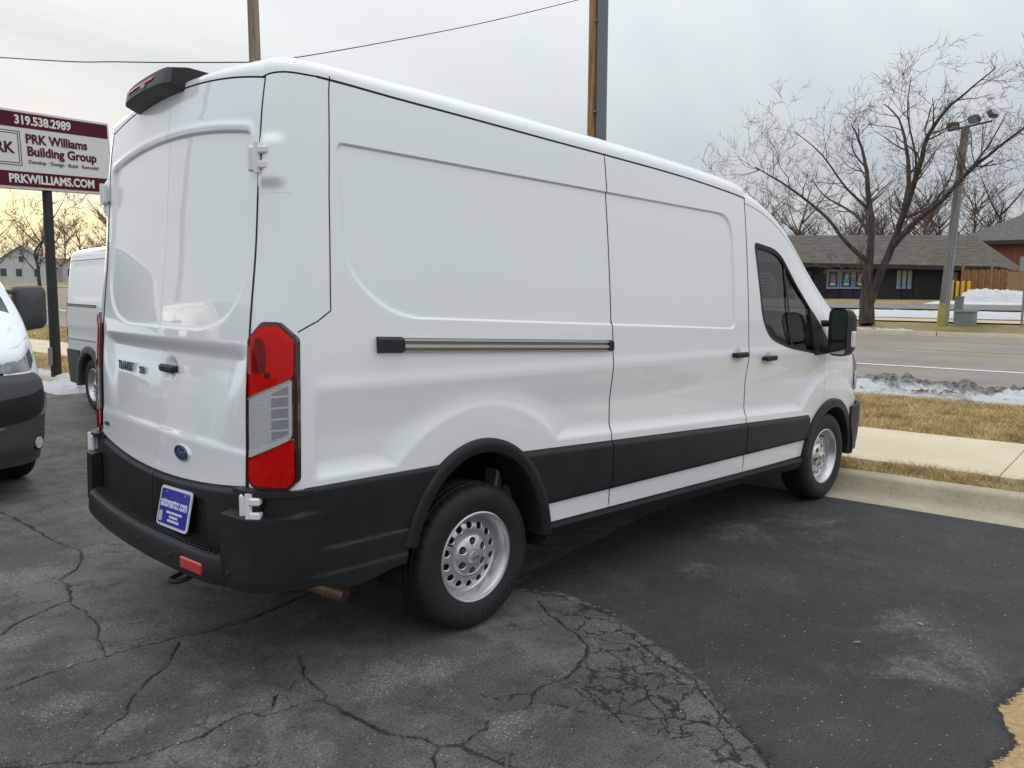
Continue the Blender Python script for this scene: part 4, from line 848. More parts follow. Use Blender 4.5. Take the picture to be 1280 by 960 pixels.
# badges on the doors
c_ = Q(SB-YD+.282, .905, .0, -1); ov = lambda a, b, k=28: [(a*math.cos(t), b*math.sin(t)) for t in np.linspace(0, 2*math.pi, k, endpoint=False)]
fb = lambda u, v, w_: (c_[0]-w_-.0005+.03*u*0, c_[1]-u, c_[2]+v)
rdR = [o for o in van.children if o.name.startswith('rear_door')]
mb = MB(); mb.prism(ov(.075, .034), -.01, .006, fb); bd = mb.build('maker_badge', CHROME, rdR[0], smooth=False)
mb = MB(); mb.prism(ov(.066, .026), .006, .0072, fb); mb.build('badge_face', mat('badge_blue', (.010, .030, .12), .15, coat=1.), bd, smooth=False)
text('badge_script', 'Ford', .042, CHROME, bd, fb(0, 0, .0078), (0, -1, 0), (0, 0, 1), .001, shear=.35)
c_ = Q(SB-YD+.44, 1.232, .002, 1); text('model_lettering', 'TRANSIT', .062, mat('letter_chrome', (.16, .18, .21), .25, metal=.7), rdR[1], (c_[0]-.007, c_[1]+.03, c_[2]), (-.045, -1, 0), (0, 0, 1), .004, sx=.95, bold=.001)
c_ = Q(SB-YD+.225, 1.228, .002, 1); text('model_lettering', '250', .048, mat('letter_chrome'), rdR[1], (c_[0]-.006, c_[1]+.01, c_[2]), (-.02, -1, 0), (0, 0, 1), .004, bold=.001)
c_ = Q(SB-.10, .91, .003, 1); text('drive_badge', 'AWD', .030, mat('letter_chrome'), rdR[1], (c_[0]-.003, c_[1], c_[2]), (0, -1, 0), (0, 0, 1), .003, bold=.0008)
# high brake light pod with the reversing camera
mb = MB(); V = []; rows = []
for y in np.linspace(-.13, .42, 13):
    e_ = 1-abs((y-.145)/.285)**6; k_ = .8+.2*e_; zb_ = 2.515-.09*(y/.83)**2
    rows.append([(-.975, y, zb_-.03), (-1.045+.03*(1-e_), y, zb_-.012), (-1.078+.03*(1-e_), y, zb_+.004), (-1.045, y, zb_+.088*k_-.008), (-.97, y, zb_+.094*k_), (-.86, y, zb_+.09*k_-.004), (-.80, y, zb_+.07)])
P = np.array(rows); pod = grid_mesh('brake_light_pod', P, mat('pod_black', (.014, .014, .015), .5), van, flip=False, sharp=25)
for e_p in (P[0], P[-1][::-1]): mb = MB(); mb.add([tuple(x) for x in e_p], [tuple(range(7))]); mb.build('pod_side', mat('pod_black'), pod, smooth=False)
P2 = P[4:12, 3:5].copy(); P2[:, 0] = P[4:12, 2]*.52+P[4:12, 3]*.48+np.array([-.005, 0, .001]); P2[:, 1] = P[4:12, 3]*.80+P[4:12, 4]*.20+np.array([-.005, 0, .004]); grid_mesh('brake_light_lens', P2, mat('brake_lens_red', (.55, .006, .010), .35), pod)
cm = P[6, 2]*.72+P[6, 3]*.28; mb = MB(); mb.box((cm[0]+.002, cm[1], cm[2]), (.016, .06, .028), Matrix.Rotation(R_(22), 3, 'Y'), .005); mb.build('reversing_camera', GLOSSB, pod)
# exhaust, tow eye, underbody
k = NT_('exhaust_steel'); cN = k.mix(k.ss(k.noise(9, 4, .6), .35, .65), (.34, .21, .12), (.20, .15, .115)); k.b.inputs['Metallic'].default_value = .7; EXM = k.done(cN, .42)
mb = MB(); a_, b_ = Vector((-.95, -.52, .455)), Vector((-.690, -.905, .330)); e_ = [a_, a_.lerp(b_, .5), a_.lerp(b_, .82), b_]
mb.tube(e_, [.040, .043, .043, .044], 20, False); mb.tube([b_, a_.lerp(b_, .75)], [.039, .037], 20, False); mb.tube([a_.lerp(b_, .80), a_.lerp(b_, .84)], [.047, .047], 20, False); mb.build('exhaust_tailpipe', EXM, van)
mb = MB(); mb.tube([a_.lerp(b_, .78), a_.lerp(b_, .79)], [.038, .001], 20); mb.build('tailpipe_bore', GAP, van)
mb = MB(); mb.tube([(-1.02+.075*math.cos(t)-.06, -.42+.045*math.sin(t), .40) for t in np.linspace(-2.0, 2.0+math.pi*.0, 18)] if False else [(-1.10, -.47, .43), (-1.19, -.47, .40), (-1.235, -.455, .394), (-1.245, -.43, .394), (-1.235, -.405, .394), (-1.19, -.39, .40), (-1.10, -.39, .43)], .011, 8); mb.build('tow_eye', PLASTIC_D, van)
mb = MB(); mb.box((1.85, 0, .44), (2.7, 1.84, .16)); mb.box((1.9, 0, .42), (5.3, 1.05, .20)); mb.box((-.72, 0, .50), (.5, 1.7, .16)); mb.box((4.3, 0, .46), (.5, 1.5, .2)); mb.build('underbody', UNDER, van, smooth=False)
mb = MB(); mb.tube([(0, -.75, .345), (0, .75, .345)], .05, 12); mb.lathe([(.0, -.16), (.15, -.10), (.17, 0), (.15, .10), (0, .16)], 20, 'y', (0, 0, .345)); mb.build('axle', UNDER, van); mb = MB(); mb.tube([(3.75, -.75, .345), (3.75, .75, .345)], .035, 10); mb.build('axle', UNDER, van)
mb = MB(); mb.box((.345, -.70, .55), (.05, .10, .34), Matrix.Rotation(R_(12), 3, 'Y'), .01); mb.build('frame_bracket', mat('galvanised_bracket', (.34, .33, .30), .5, metal=.5, noise=(20, .4, 4)), van); mb = MB(); mb.box((.40, -.80, .56), (.035, .13, .40), Matrix.Rotation(R_(10), 3, 'Y'), .01); mb.build('frame_bracket', mat('galvanised_bracket', (.34, .33, .30), .5, metal=.5, noise=(20, .4, 4)), van)
# cab interior seen through the windows
mb = MB(); mb.box((2.36, 0, 1.35), (.04, 1.84, 1.75)); mb.box((3.0, 0, .55), (1.3, 1.8, .3)); mb.build('bulkhead', DARKINT, van, smooth=False)
for y in (-.50, .50):
    mb = MB(); mb.box((2.86, y, .98), (.50, .52, .16), bev=.05); mb.box((2.60, y, 1.36), (.16, .50, .72), Matrix.Rotation(R_(-12), 3, 'Y'), .05); mb.box((2.52, y, 1.80), (.10, .26, .20), Matrix.Rotation(R_(-8), 3, 'Y'), .04); mb.box((2.86, y, .80), (.4, .4, .3)); mb.build('seat', DARKINT, van)
mb = MB(); mb.box((3.72, 0, 1.12), (.55, 1.72, .36), Matrix.Rotation(R_(8), 3, 'Y'), .08); mb.build('dashboard', mat('dash_grey', (.05, .05, .052), .7), van)
mb = MB(); st_ = [Vector((3.36, .5, 1.28))+Matrix.Rotation(R_(-28), 3, 'Y') @ Vector((0, .19*math.cos(t), .19*math.sin(t))) for t in np.linspace(0, 2*math.pi, 25)]; mb.tube(st_, .016, 8); mb.tube([(3.36, .5, 1.28), (3.55, .5, 1.20)], .03, 8); mb.build('steering_wheel', DARKINT, van)
fdR = [o for o in van.children if o.name.startswith('front_door')][0]
pp = [(2.555, 1.80), (2.80, 1.79), (2.87, 1.72), (2.85, 1.63), (2.74, 1.63)]; V = [Q(a, b, -.03, -1) for a, b in pp]; mb = MB(); mb.add(V, [tuple(range(5))]); mb.build('window_sticker', mat('sticker_paper', (.62, .72, .64), .7), fdR, smooth=False)
for k_ in range(6):
    z_ = 1.775-k_*.022; mb = MB(); q = [Q(a, b, -.0275, -1) for a, b in ((2.60+.02*k_, z_), (2.79-.01*(k_ % 3), z_-.002), (2.79-.01*(k_ % 3), z_-.008), (2.60+.02*k_, z_-.006))]; mb.add(q, [(0, 1, 2, 3)]); mb.build('sticker_print', mat('sticker_ink', (.12, .14, .13), .7), fdR, smooth=False)
# door mirrors
for sgn in (-1, 1):
    c0 = Vector((3.50, sgn*1.172, 1.365)); mb = MB(); rot = Matrix.Rotation(R_(sgn*10), 3, 'Z')
    rows = []
    for k_, (dx, sc) in enumerate(((-.05, .90), (-.055, .98), (-.03, 1.0), (.04, .97), (.09, .80), (.115, .45))):
        rows.append([tuple(c0+rot @ Vector((dx, u*.080*sc, v*.180*(sc if k_ > 2 else 1)))) for u, v in rounded([(-1, -1), (1, -.92), (1, .98), (-1, .94)], .45, 5)])
    P = np.array(rows); P = np.concatenate([P, P[:, :1]], 1); mo = grid_mesh('door_mirror', P, PLASTIC, van, flip=(False), sharp=50)
    for nm, z0_, z1_, rad in (('mirror_glass', -.055, .165, .06), ('mirror_glass', -.165, -.075, .04)):
        pl2 = rounded([(-.070, z0_), (.070, z0_), (.070, z1_), (-.070, z1_)], rad*.6, 4); mb = MB(); mb.add([tuple(c0+rot @ Vector((-.054, u, v))) for u, v in pl2], [tuple(range(len(pl2)))]); mb.build(nm, mat('mirror_silver', (.40, .50, .48), .03, metal=1.), mo, smooth=False)
    mb = MB(); pl2 = rounded([(-.076, -.178), (.076, -.178), (.076, .178), (-.076, .178)], .05, 4); mb.add([tuple(c0+rot @ Vector((-.047, u, v))) for u, v in pl2], [tuple(range(len(pl2)))]); mb.build('mirror_backing', PLASTIC_D, mo, smooth=False)
    mb = MB(); mb.box(tuple(c0+Vector((.05, -sgn*.16, -.13))), (.09, .24, .07), Matrix.Rotation(R_(sgn*-18), 3, 'Z'), .02); mb.build('mirror_arm', PLASTIC, mo); mb = MB(); mb.box(tuple(c0+Vector((.07, -sgn*.14, .06))), (.05, .20, .05), Matrix.Rotation(R_(sgn*-18), 3, 'Z'), .015); mb.build('mirror_arm', PLASTIC, mo)
    mb = MB(); mb.box(tuple(c0+rot @ Vector((.03, sgn*.080, -.05))), (.055, .020, .12), rot, .012); mb.build('turn_lamp', mat('lamp_white', (.72, .70, .66), .2, coat=1.), mo)
# wheels
def make_wheel():
    RT = .356; nseg = 120
    pr = [(.212, -.085), (.222, -.100), (.240, -.108), (.285, -.117), (.318, -.112), (.336, -.102), (.346, -.092), (.3525, -.078), (.355, -.060), (.346, -.057), (.346, -.050), (.3558, -.047), (.3562, -.022), (.346, -.019), (.346, -.011), (.3564, -.008)]
    pr = pr+[(r, -h) for r, h in reversed(pr)]
    V = []; k = len(pr)
    for j in range(nseg):
        t = 2*math.pi*j/nseg
        for i, (r, h) in enumerate(pr):
            if abs(h) >= .056 and r > .344 and j % 3 == 0: r = r-.006
            if .02 < abs(h) < .05 and r > .35 and (j+int(h*100)) % 4 == 0: r = r-.0035
            V.append((r*math.cos(t), h, r*math.sin(t)))
    F = [(j*k+i, j*k+i+1, ((j+1) % nseg)*k+i+1, ((j+1) % nseg)*k+i) for j in range(nseg) for i in range(k-1)]
    # rim barrel; outer face towards -y
    rim = MB(); rim.lathe([(.180, .10), (.185, -.02), (.196, -.045), (.200, -.070), (.207, -.080), (.214, -.088), (.221, -.098), (.2215, -.104), (.216, -.107), (.208, -.104), (.203, -.092), (.198, -.086), (.195, -.072), (.191, -.066), (.186, -.030), (.178, -.022)], 72, 'y')
    def yd(r): return float(itp(r, [.0, .085, .105, .130, .165, .180], [-.055, -.055, -.050, -.052, -.040, -.022]))
    def ringholes(mb, n, ra, rb, rh, rc, M=28, depth=.012, a_off=0., yf=yd):
        for s in range(n):
            a0, a1 = 2*math.pi*s/n+a_off, 2*math.pi*(s+1)/n+a_off; am_ = (a0+a1)/2; Vv = []; per = M//4
            sq = [(u, -1) for u in np.linspace(-1, 1, per, endpoint=False)]+[(1, u) for u in np.linspace(-1, 1, per, endpoint=False)]+[(u, 1) for u in np.linspace(1, -1, per, endpoint=False)]+[(-1, u) for u in np.linspace(1, -1, per, endpoint=False)]
            for (u, v) in sq: 
                aa = am_+u*(a1-a0)/2; r = (ra+rb)/2+v*(rb-ra)/2; Vv.append((r*math.cos(aa), yf(r), r*math.sin(aa)))
            for lev in range(3):
                for (u, v) in sq:
                    g_ = math.atan2(v, u); dr, dt = (rh+(.003 if lev == 0 else 0))*math.sin(g_), (rh+(.003 if lev == 0 else 0))*math.cos(g_); r = rc+dr; aa = am_+dt/rc
                    Vv.append((r*math.cos(aa), yf(r)+(0, .003, depth)[lev], r*math.sin(aa)))
            M4 = len(sq); mb.add(Vv, [(l*M4+i, l*M4+(i+1) % M4, (l+1)*M4+(i+1) % M4, (l+1)*M4+i) for l in range(3) for i in range(M4)])
    ringholes(rim, 14, .108, .180, .0170, .146)
    root = rim.build('wheel', SILVER, van, sharp=30)
    mesh('tyre', V, F, RUBBER, root, sharp=28)
    hub = MB(); hy = lambda r: float(itp(r, [0, .034, .040, .06, .095, .105], [-.085, -.085, -.082, -.078, -.066, -.052]))
    ringholes(hub, 6, .040, .098, .0175, .072, depth=.022, yf=hy); hub.lathe([(.040, -.082), (.036, -.093), (.033, -.098), (.012, -.100), (0.0005, -.100)], 28, 'y'); hub.lathe([(.0005, -.1), (.001, -.1)], 4, 'y'); hub.lathe([(.098, -.0635), (.104, -.055), (.108, -.048)], 48, 'y')
    hb = hub.build('hub_cover', SILVER, root, sharp=30)
    mb = MB(); mb.prism([(.020*math.cos(t), .009*math.sin(t)) for t in np.linspace(0, 6.283, 18, endpoint=False)], -.1005, -.1025, lambda u, v, w_: (u, w_, v)); mb.build('hub_badge', mat('hub_badge', (.42, .43, .45), .3, metal=.8), hb, smooth=False)
    for s in range(6):
        t = 2*math.pi*(s+.5)/6; mb = MB(); mb.prism([(.072*math.cos(t)+.0115*math.cos(q), .072*math.sin(t)+.0115*math.sin(q)) for q in np.linspace(0, 6.283, 6, endpoint=False)], -.074, -.05, lambda u, v, w_: (u, w_, v)); mb.build('lug_nut', mat('lug_steel', (.22, .20, .18), .4, metal=.9), hb, smooth=False)
    mb = MB(); mb.lathe([(.182, .02), (.172, -.006), (.15, -.022), (.10, -.022), (.0005, -.022)], 40, 'y'); mb.build('brake_drum', mat('brake_dark', (.018, .017, .016), .7), root)
    mb = MB(); mb.tube([(-.168*math.cos(.5), -.05, .168*math.sin(.5)), (-.150*math.cos(.52), -.078, .150*math.sin(.52))], .005, 8); mb.build('valve_stem', PLASTIC_D, root)
    return root
wheel = make_wheel(); wheel.location = (0, -.873, .3545)
for i, ch in enumerate('IRONHEAD'):
    t = R_(-105+i*7.5+22); rr = .288; text('tyre_lettering', ch, .040, mat('tyre_letter', (.026, .026, .028), .45), wheel.children[0], (rr*math.cos(t), -.1168, rr*math.sin(t)), (-math.sin(t), 0, math.cos(t)), (-math.cos(t), 0, -math.sin(t)), .004)
for (x, sgn, rz_, sp) in ((3.75, -1, 0., 70), (0, 1, math.pi, 30), (3.75, 1, math.pi, 110)):
    w2 = copy_tree(wheel, van); w2.location = (x, sgn*.873, .3545); w2.rotation_euler = (0, R_(sp), rz_)

# ================================================================== THE OTHER VANS: short-nosed low-roof cargo vans (rear axle at local x = 0)
def W2(z): return itp(z, [.3, .5, .8, 1.1, 1.35, 1.7, 2.0, 2.2], [.985, 1.0, 1.015, 1.02, 1.012, .975, .935, .90])
def XF(z): return itp(z, [.25, .45, .65, .9, 1.1, 1.25, 1.5], [4.36, 4.42, 4.42, 4.37, 4.24, 4.10, 3.9])
def E2(x): return itp(x, [-1.1, -.9, 2.4, 2.7, 3.0, 3.3, 3.6, 3.8, 4.0, 4.2, 4.42], [2.07, 2.075, 2.085, 2.05, 1.88, 1.66, 1.43, 1.30, 1.20, 1.12, 1.03])
def T2(x): return itp(x, [-1.1, -1.0, -.8, 2.3, 2.7, 3.0, 3.3, 3.75, 4.0, 4.2, 4.42], [2.15, 2.22, 2.245, 2.26, 2.20, 2.05, 1.84, 1.53, 1.40, 1.30, 1.12])
def Q2(s, z, off=0., sgn=-1, rel=True):
    s, z, off = np.broadcast_arrays(np.asarray(s, float), np.asarray(z, float), np.asarray(off, float))
    q = np.clip((s-3.50)/.92, 0, 1); nose = .46*(1-np.sqrt(np.clip(1-q**2, 0, 1)))+.12*sm(2.4, 3.8, s)*sm(1.2, 2.0, z)
    r = 0.
    if rel:
        d = sdf(s, z, rounded([(-.72, 1.98), (.52, 1.99), (.52, 1.50), (-.60, 1.50)], .08, 4)); r = -.009*sm(.008, -.012, d)
        d = sdf(s, z, rounded([(.66, 1.99), (1.78, 1.99), (1.78, 1.50), (.66, 1.50)], .08, 4)); r = r-.009*sm(.008, -.012, d)
        d = sdf(s, z, [(-.95, 1.10), (2.9, 1.10), (2.9, .96), (-.95, .96)]); r = r-.008*sm(.01, -.02, d)
    y = W2(z)-nose+r
    rc = np.clip((-.86-s)/.16, 0, 1); y = y-.13*(1-np.sqrt(np.clip(1-rc**2, 0, 1)))
    x = s-(4.42-XF(z))*sm(3.2, 4.42, s)
    fr_ = s > 4.42; yf = np.clip(W2(z)-.46-.12*sm(1.2, 2.0, z)-(s-4.42), -.02, 2); 
    x = np.where(fr_, XF(z)+.05*(1-(yf/.55)**2), x); y = np.where(fr_, yf, y)
    nx = np.where(fr_, 1., np.where(s > 3.5, q**2, np.where(s < -.86, -rc*.8, 0.))); ny = np.sqrt(np.clip(1-nx**2, 0, 1)); ny = np.where(fr_, 0., ny)
    return np.stack([x+nx*off, (y+ny*off)*sgn, z], -1)
def make_promaster(label, group):
    global Q
    Qs, Q_ = Q, Q2
    Q = Q2
    v = thing('parked_cargo_van', label, 'van', group=group)
    AR, AF = (0., .36, .44, .44), (3.45, .36, .45, .44); hr, hf = ell(*AR, -60, 240), ell(*AF, -60, 240)
    GREY = mat('flare_black', (.062, .064, .068), .5)
    for sgn in (-1, 1):
        panel('side_panel', PAINT, v, -1.018, 2.05, .42, lambda s: E2(s)-.002, .03, .03, sgn, [hr])
        fd = panel('front_door', PAINT, v, 2.058, 3.10, .42, lambda s: E2(s)-.004, .03, .03, sgn, [hf])
        panel('front_fender', PAINT, v, 3.106, 4.42, .62, lambda s: E2(s)-.002, .025, .02, sgn, [hf])
        poly_panel('side_window', DGLASS, fd, rounded([(2.14, 1.95), (2.62, 1.93), (3.06, 1.62), (3.12, 1.32), (2.2, 1.28)], .06, 4), .004, sgn, .03, .01)
        stroke('roof_ditch', mat('ditch_grey', (.25, .26, .27), .5), v, [(x, float(E2(x))-.06) for x in np.linspace(-.95, 2.5, 30)], .012, sgn, .001)
        stroke('door_rail', PLASTIC_D, v, [(-.93, 1.415), (.35, 1.405)], .035, sgn, .004); stroke('rail_track', ALU, v, [(-.90, 1.413), (.33, 1.403)], .010, sgn, .007)
        stroke('rub_strip', mat('strip_grey', (.30, .30, .30), .5), v, [(-.95, .945), (3.0, .945)], .018, sgn, .003)
        for sx in (.60, 2.054): stroke('panel_seam', GAP, v, [(sx, .5), (sx, 2.0)], .006, sgn, .001)
        panel('corner_cladding', GREY, v, -1.01, -.38, .33, .80, .03, .03, sgn, [hr], off=.022, lip=.04)
        panel('sill_cladding', GREY, v, .40, 3.08, .36, .50, .05, .03, sgn, [hr, hf], off=.012, lip=.03)
        for (cx, cz, rx, rz) in (AR, AF):
            th = np.radians(np.linspace(-4, 186, 48)); prof = [(-.03, .85), (-.032, 1.02), (-.01, 1.045), (.05, 1.045), (.075, 1.03), (.08, .99)]
            k_ = 1 if cx < 1 else .985
            P = np.array([[(cx+(rx+r)*math.cos(t), sgn*(y*k_-(.16*max(0, math.cos(t))**2 if cx > 1 else 0)), cz+(rz+r)*math.sin(t)) for r, y in prof] for t in th]); grid_mesh('wheel_arch_flare', P, GREY, v, flip=(sgn > 0), sharp=40)
            P = np.array([[(cx+rx*math.cos(t), sgn*y, cz+rz*math.sin(t)) for y in (.45, .98 if cx < 1 else .9)] for t in th]); grid_mesh('wheel_well', P, UNDER, v)
        mb = MB(); mb.box((1.75, sgn*1.05, .36), (2.35, .16, .05), bev=.02); mb.build('side_step', mat('step_aluminium', (.5, .5, .5), .35, metal=.8), v)
        # front end: bumper skin, lamps, intake
        fb_ = lambda s, z: .014+.012*sm(.30, .42, z)-.02*sm(.90, .965, z)
        panel('front_bumper', GREY, v, 3.93, 4.97, .27, lambda s: .965-.23*sm(4.28, 3.95, s)-.12*sm(4.5, 4.9, s), .025, .02, sgn, off=fb_, lip=.04, rel=False)
        poly_panel('headlight', mat('promaster_lamp', (.14, .15, .165), .06, coat=1., metal=.3, noise=(14, .5, 2)), v, rounded([(4.06, 1.14), (4.06, 1.235), (4.20, 1.215), (4.56, 1.10), (4.62, 1.0), (4.56, .975), (4.30, .985)], .02, 3), .006, sgn, .02, .02, rel=False)
        poly_panel('headlight_rim', mat('lamp_white_rim', (.70, .72, .73), .15, coat=1.), v, rounded([(4.055, 1.225), (4.20, 1.205), (4.56, 1.09), (4.57, 1.105), (4.20, 1.225), (4.055, 1.245)], .005, 2), .010, sgn, .012, .01, rel=False)
        poly_panel('indicator', mat('indicator_lens', (.62, .60, .56), .1, coat=1.), v, rounded([(4.07, 1.15), (4.07, 1.225), (4.16, 1.215), (4.18, 1.09)], .01, 2), .010, sgn, .015, .01, rel=False)
        poly_panel('bumper_intake', mat('intake_dark', (.006, .006, .007), .7), v, rounded([(4.16, .80), (4.22, .84), (4.90, .70), (4.90, .56), (4.45, .60), (4.22, .68)], .05, 4), .032, sgn, .02, .006, rel=False)
        mb = MB(); pts = [Q2(s, z_, .03, sgn, False) for s, z_ in ((4.12, .79), (4.15, .70), (4.24, .64), (4.5, .57), (4.9, .53))]; mb.tube(pts, .014, 8); mb.build('bumper_blade', mat('blade_grey', (.11, .115, .12), .35), v)
        c_ = Q2(4.30, .425, .03, sgn, False); nrm = Vector((.8, sgn*.6, 0)).normalized(); up = Vector((0, 0, 1)); rt = up.cross(nrm)
        mb = MB(); mb.prism([(.058*math.cos(t), .058*math.sin(t)) for t in np.linspace(0, 6.283, 24, endpoint=False)], -.02, .004, lambda a, b, w_: tuple(Vector(c_)+rt*a+up*b+nrm*w_)); fo = mb.build('fog_light', PLASTIC_D, v, smooth=False)
        mb = MB(); mb.prism([(.046*math.cos(t), .046*math.sin(t)) for t in np.linspace(0, 6.283, 24, endpoint=False)], .004, .008, lambda a, b, w_: tuple(Vector(c_)+rt*a+up*b+nrm*w_)); mb.build('fog_lens', mat('fog_lens', (.62, .63, .62), .08, coat=1., noise=(60, .4, 3)), fo, smooth=False)
        # mirror: upright two-glass housing on two arms
        c0 = Vector((3.12, sgn*1.215, 1.455)); rows = []
        for dx, sc in ((-.08, .93), (-.06, 1.), (.02, 1.), (.07, .93), (.095, .72), (.105, .3), (.106, .002)):
            rows.append([tuple(c0+Vector((dx, u*.125*sc, vv*.205*sc+(.02*u*sgn)))) for u, vv in rounded([(-1, -1), (1, -1), (1, .85), (-1, 1)], .35, 4)])
        P = np.array(rows); P = np.concatenate([P, P[:, :1]], 1); mo = grid_mesh('door_mirror', P, GREY, v, sharp=40)
        mb = MB(); mb.add([tuple(x) for x in P[0][:-1]], [tuple(range(len(P[0])-1))]); mb.build('mirror_glass', mat('mirror_silver'), mo, smooth=False)
        mb = MB(); mb.box(tuple(c0+Vector((.0, -sgn*.17, .135))), (.07, .20, .04), bev=.012); mb.build('mirror_arm', GREY, mo)
        mb = MB(); mb.box(tuple(c0+Vector((.0, -sgn*.17, -.15))), (.07, .20, .05), bev=.012); mb.build('mirror_arm', GREY, mo)
        # tail lamp and rear door
        poly_panel('tail_light', mat('brake_lens_red'), v, rounded([(-1.012, .86), (-.94, .86), (-.94, 1.55), (-1.012, 1.55)], .02, 3), .008, sgn, .02, .02, rel=False)
    # roof, screen, bonnet
    xs = np.concatenate([np.linspace(-1.018, -.8, 8, endpoint=False), np.linspace(-.8, 2.4, 20, endpoint=False), np.linspace(2.4, 4.42, 50)]); tv = np.linspace(0, 1, 20)**1.6; rows = []
    for x in xs:
        e0 = float(E2(x)); g = Q2(x, e0, 0., 1, False); f = (1-(1-tv)**2.4)**(1/2.4); hf_ = np.stack([np.full(20, g[0]), g[1]*(1-tv), e0+(float(T2(x))-e0)*f], -1); hf_[:, 0] += .06*(1-(1-tv)**2)*float(sm(3.4, 4.3, x))
        rows.append(np.concatenate([hf_*np.array([1, -1, 1]), hf_[::-1][1:]]))
    top = np.array(rows); XX = xs[:-1, None]+0*top[:-1, :-1, 0]; yy = np.abs(top[:-1, :-1, 1])/np.maximum(.01, np.abs(top[:-1, :1, 1])); gl = (XX > 2.72) & (XX < 3.80) & (yy < .88)
    grid_mesh('roof', top, PAINT, v, keep=(~gl) & (XX < 3.80), sharp=None); grid_mesh('windscreen', top-np.array([0, 0, .005]), DGLASS, v, keep=gl, sharp=None); grid_mesh('bonnet', top, PAINT, v, keep=XX >= 3.80, sharp=None)
    # rear doors and bumper
    for sgn in (-1, 1):
        zz = np.linspace(.50, 2.12, 30); P = np.array([[(-1.020-.02*(1-(k*1.0)**2), sgn*(Q2(-1.015, min(z_, 2.07), 0, 1, False)[1])*k, z_) for k in np.linspace(.004, 1, 16)] for z_ in zz]); rd = grid_mesh('rear_door', P, PAINT, v, flip=(sgn < 0), sharp=None)
        mb = MB(); mb.box((-1.043, sgn*.42, 1.62), (.01, .62, .55), bev=.004); mb.build('rear_window', DGLASS, rd, smooth=False)
    mb = MB(); mb.box((-1.06, 0, .42), (.16, 1.9, .22), bev=.03); mb.build('rear_bumper', GREY, v)
    # grille and badge bar between the lamps
    zz = np.linspace(.30, 1.13, 12); P = np.array([[Q2(4.96-.02, z_, .0, -1, False)*np.array([1, k, 1])+np.array([.02, 0, 0]) for k in np.linspace(1, -1, 9)] for z_ in zz]); grid_mesh('front_grille', P, PLASTIC_D, v)
    mb = MB(); mb.box((1.7, 0, .42), (4.6, 1.2, .2)); mb.box((1.7, 0, .45), (2.4, 1.8, .16)); mb.build('underbody', UNDER, v, smooth=False)
    mb = MB(); mb.box((3.0, 0, 1.05), (1.0, 1.7, .5)); mb.box((2.1, 0, 1.3), (.05, 1.8, 1.4)); mb.build('cab_interior', DARKINT, v, smooth=False)
    Q = Qs
    for x in (0, 3.45):
        for sgn in (-1, 1):
            w2 = copy_tree(wheel, v); w2.location = (x, sgn*.875, .3545); w2.rotation_euler = (0, R_(random.uniform(0, 360)), 0 if sgn < 0 else math.pi)
    return v
GV = 'white vans parked in a row facing the lot'
vb = make_promaster('white cargo van with black bumper facing the lot, next to the sign pole', GV); vb.location = (-2.12, 7.44, 0); vb.rotation_euler = (0, 0, R_(-83))
vc = copy_tree(vb); vc.location = (1.95, 7.80, 0); vc.rotation_euler = (0, 0, R_(-90)); vc['label'] = 'white low roof cargo van with side step, behind the large white van'
vd = copy_tree(vb); vd.location = (-5.2, 7.6, 0); vd['label'] = 'white cargo van mirrored in the rear doors of the large van'

# ================================================================== BEYOND THE LOT
def at(n, t, z=None):
    x, y = nt_xy(n, t); return Vector((x, y, float(zp(n, t)) if z is None else z))
BARK = NT_('bark'); _c = BARK.mix(BARK.ss(BARK.noise(7, 5, .7, vec=BARK.mapping((1, 1, .25))), .35, .68), (.050, .040, .032), (.125, .103, .085)); BARK.bump(BARK.noise(16, 4, .7, vec=BARK.mapping((1, 1, .22))), 1., .05); BARK = BARK.done(_c, .9, .2)
TWIG = mat('twigs', (.125, .095, .077), .9, noise=(3, .3, 3))
def tubes(segs, n=4):
    """segs: list of (points, radii) -> verts, faces with open ends"""
    V = []; F = []
    for pts, rad in segs:
        k = len(pts); o = len(V); up = Vector((.3, .5, .8))
        for i in range(k):
            t = (pts[min(i+1, k-1)]-pts[max(i-1, 0)]).normalized(); a = t.cross(up)
            if a.length < 1e-4: a = t.orthogonal()
            a.normalize(); b = a.cross(t)
            for j in range(n): th = 2*math.pi*j/n; V.append(tuple(pts[i]+(a*math.cos(th)+b*math.sin(th))*rad[i]))
        for i in range(k-1):
            for j in range(n): F.append((o+i*n+j, o+(i+1)*n+j, o+(i+1)*n+(j+1) % n, o+i*n+(j+1) % n))
    return V, F
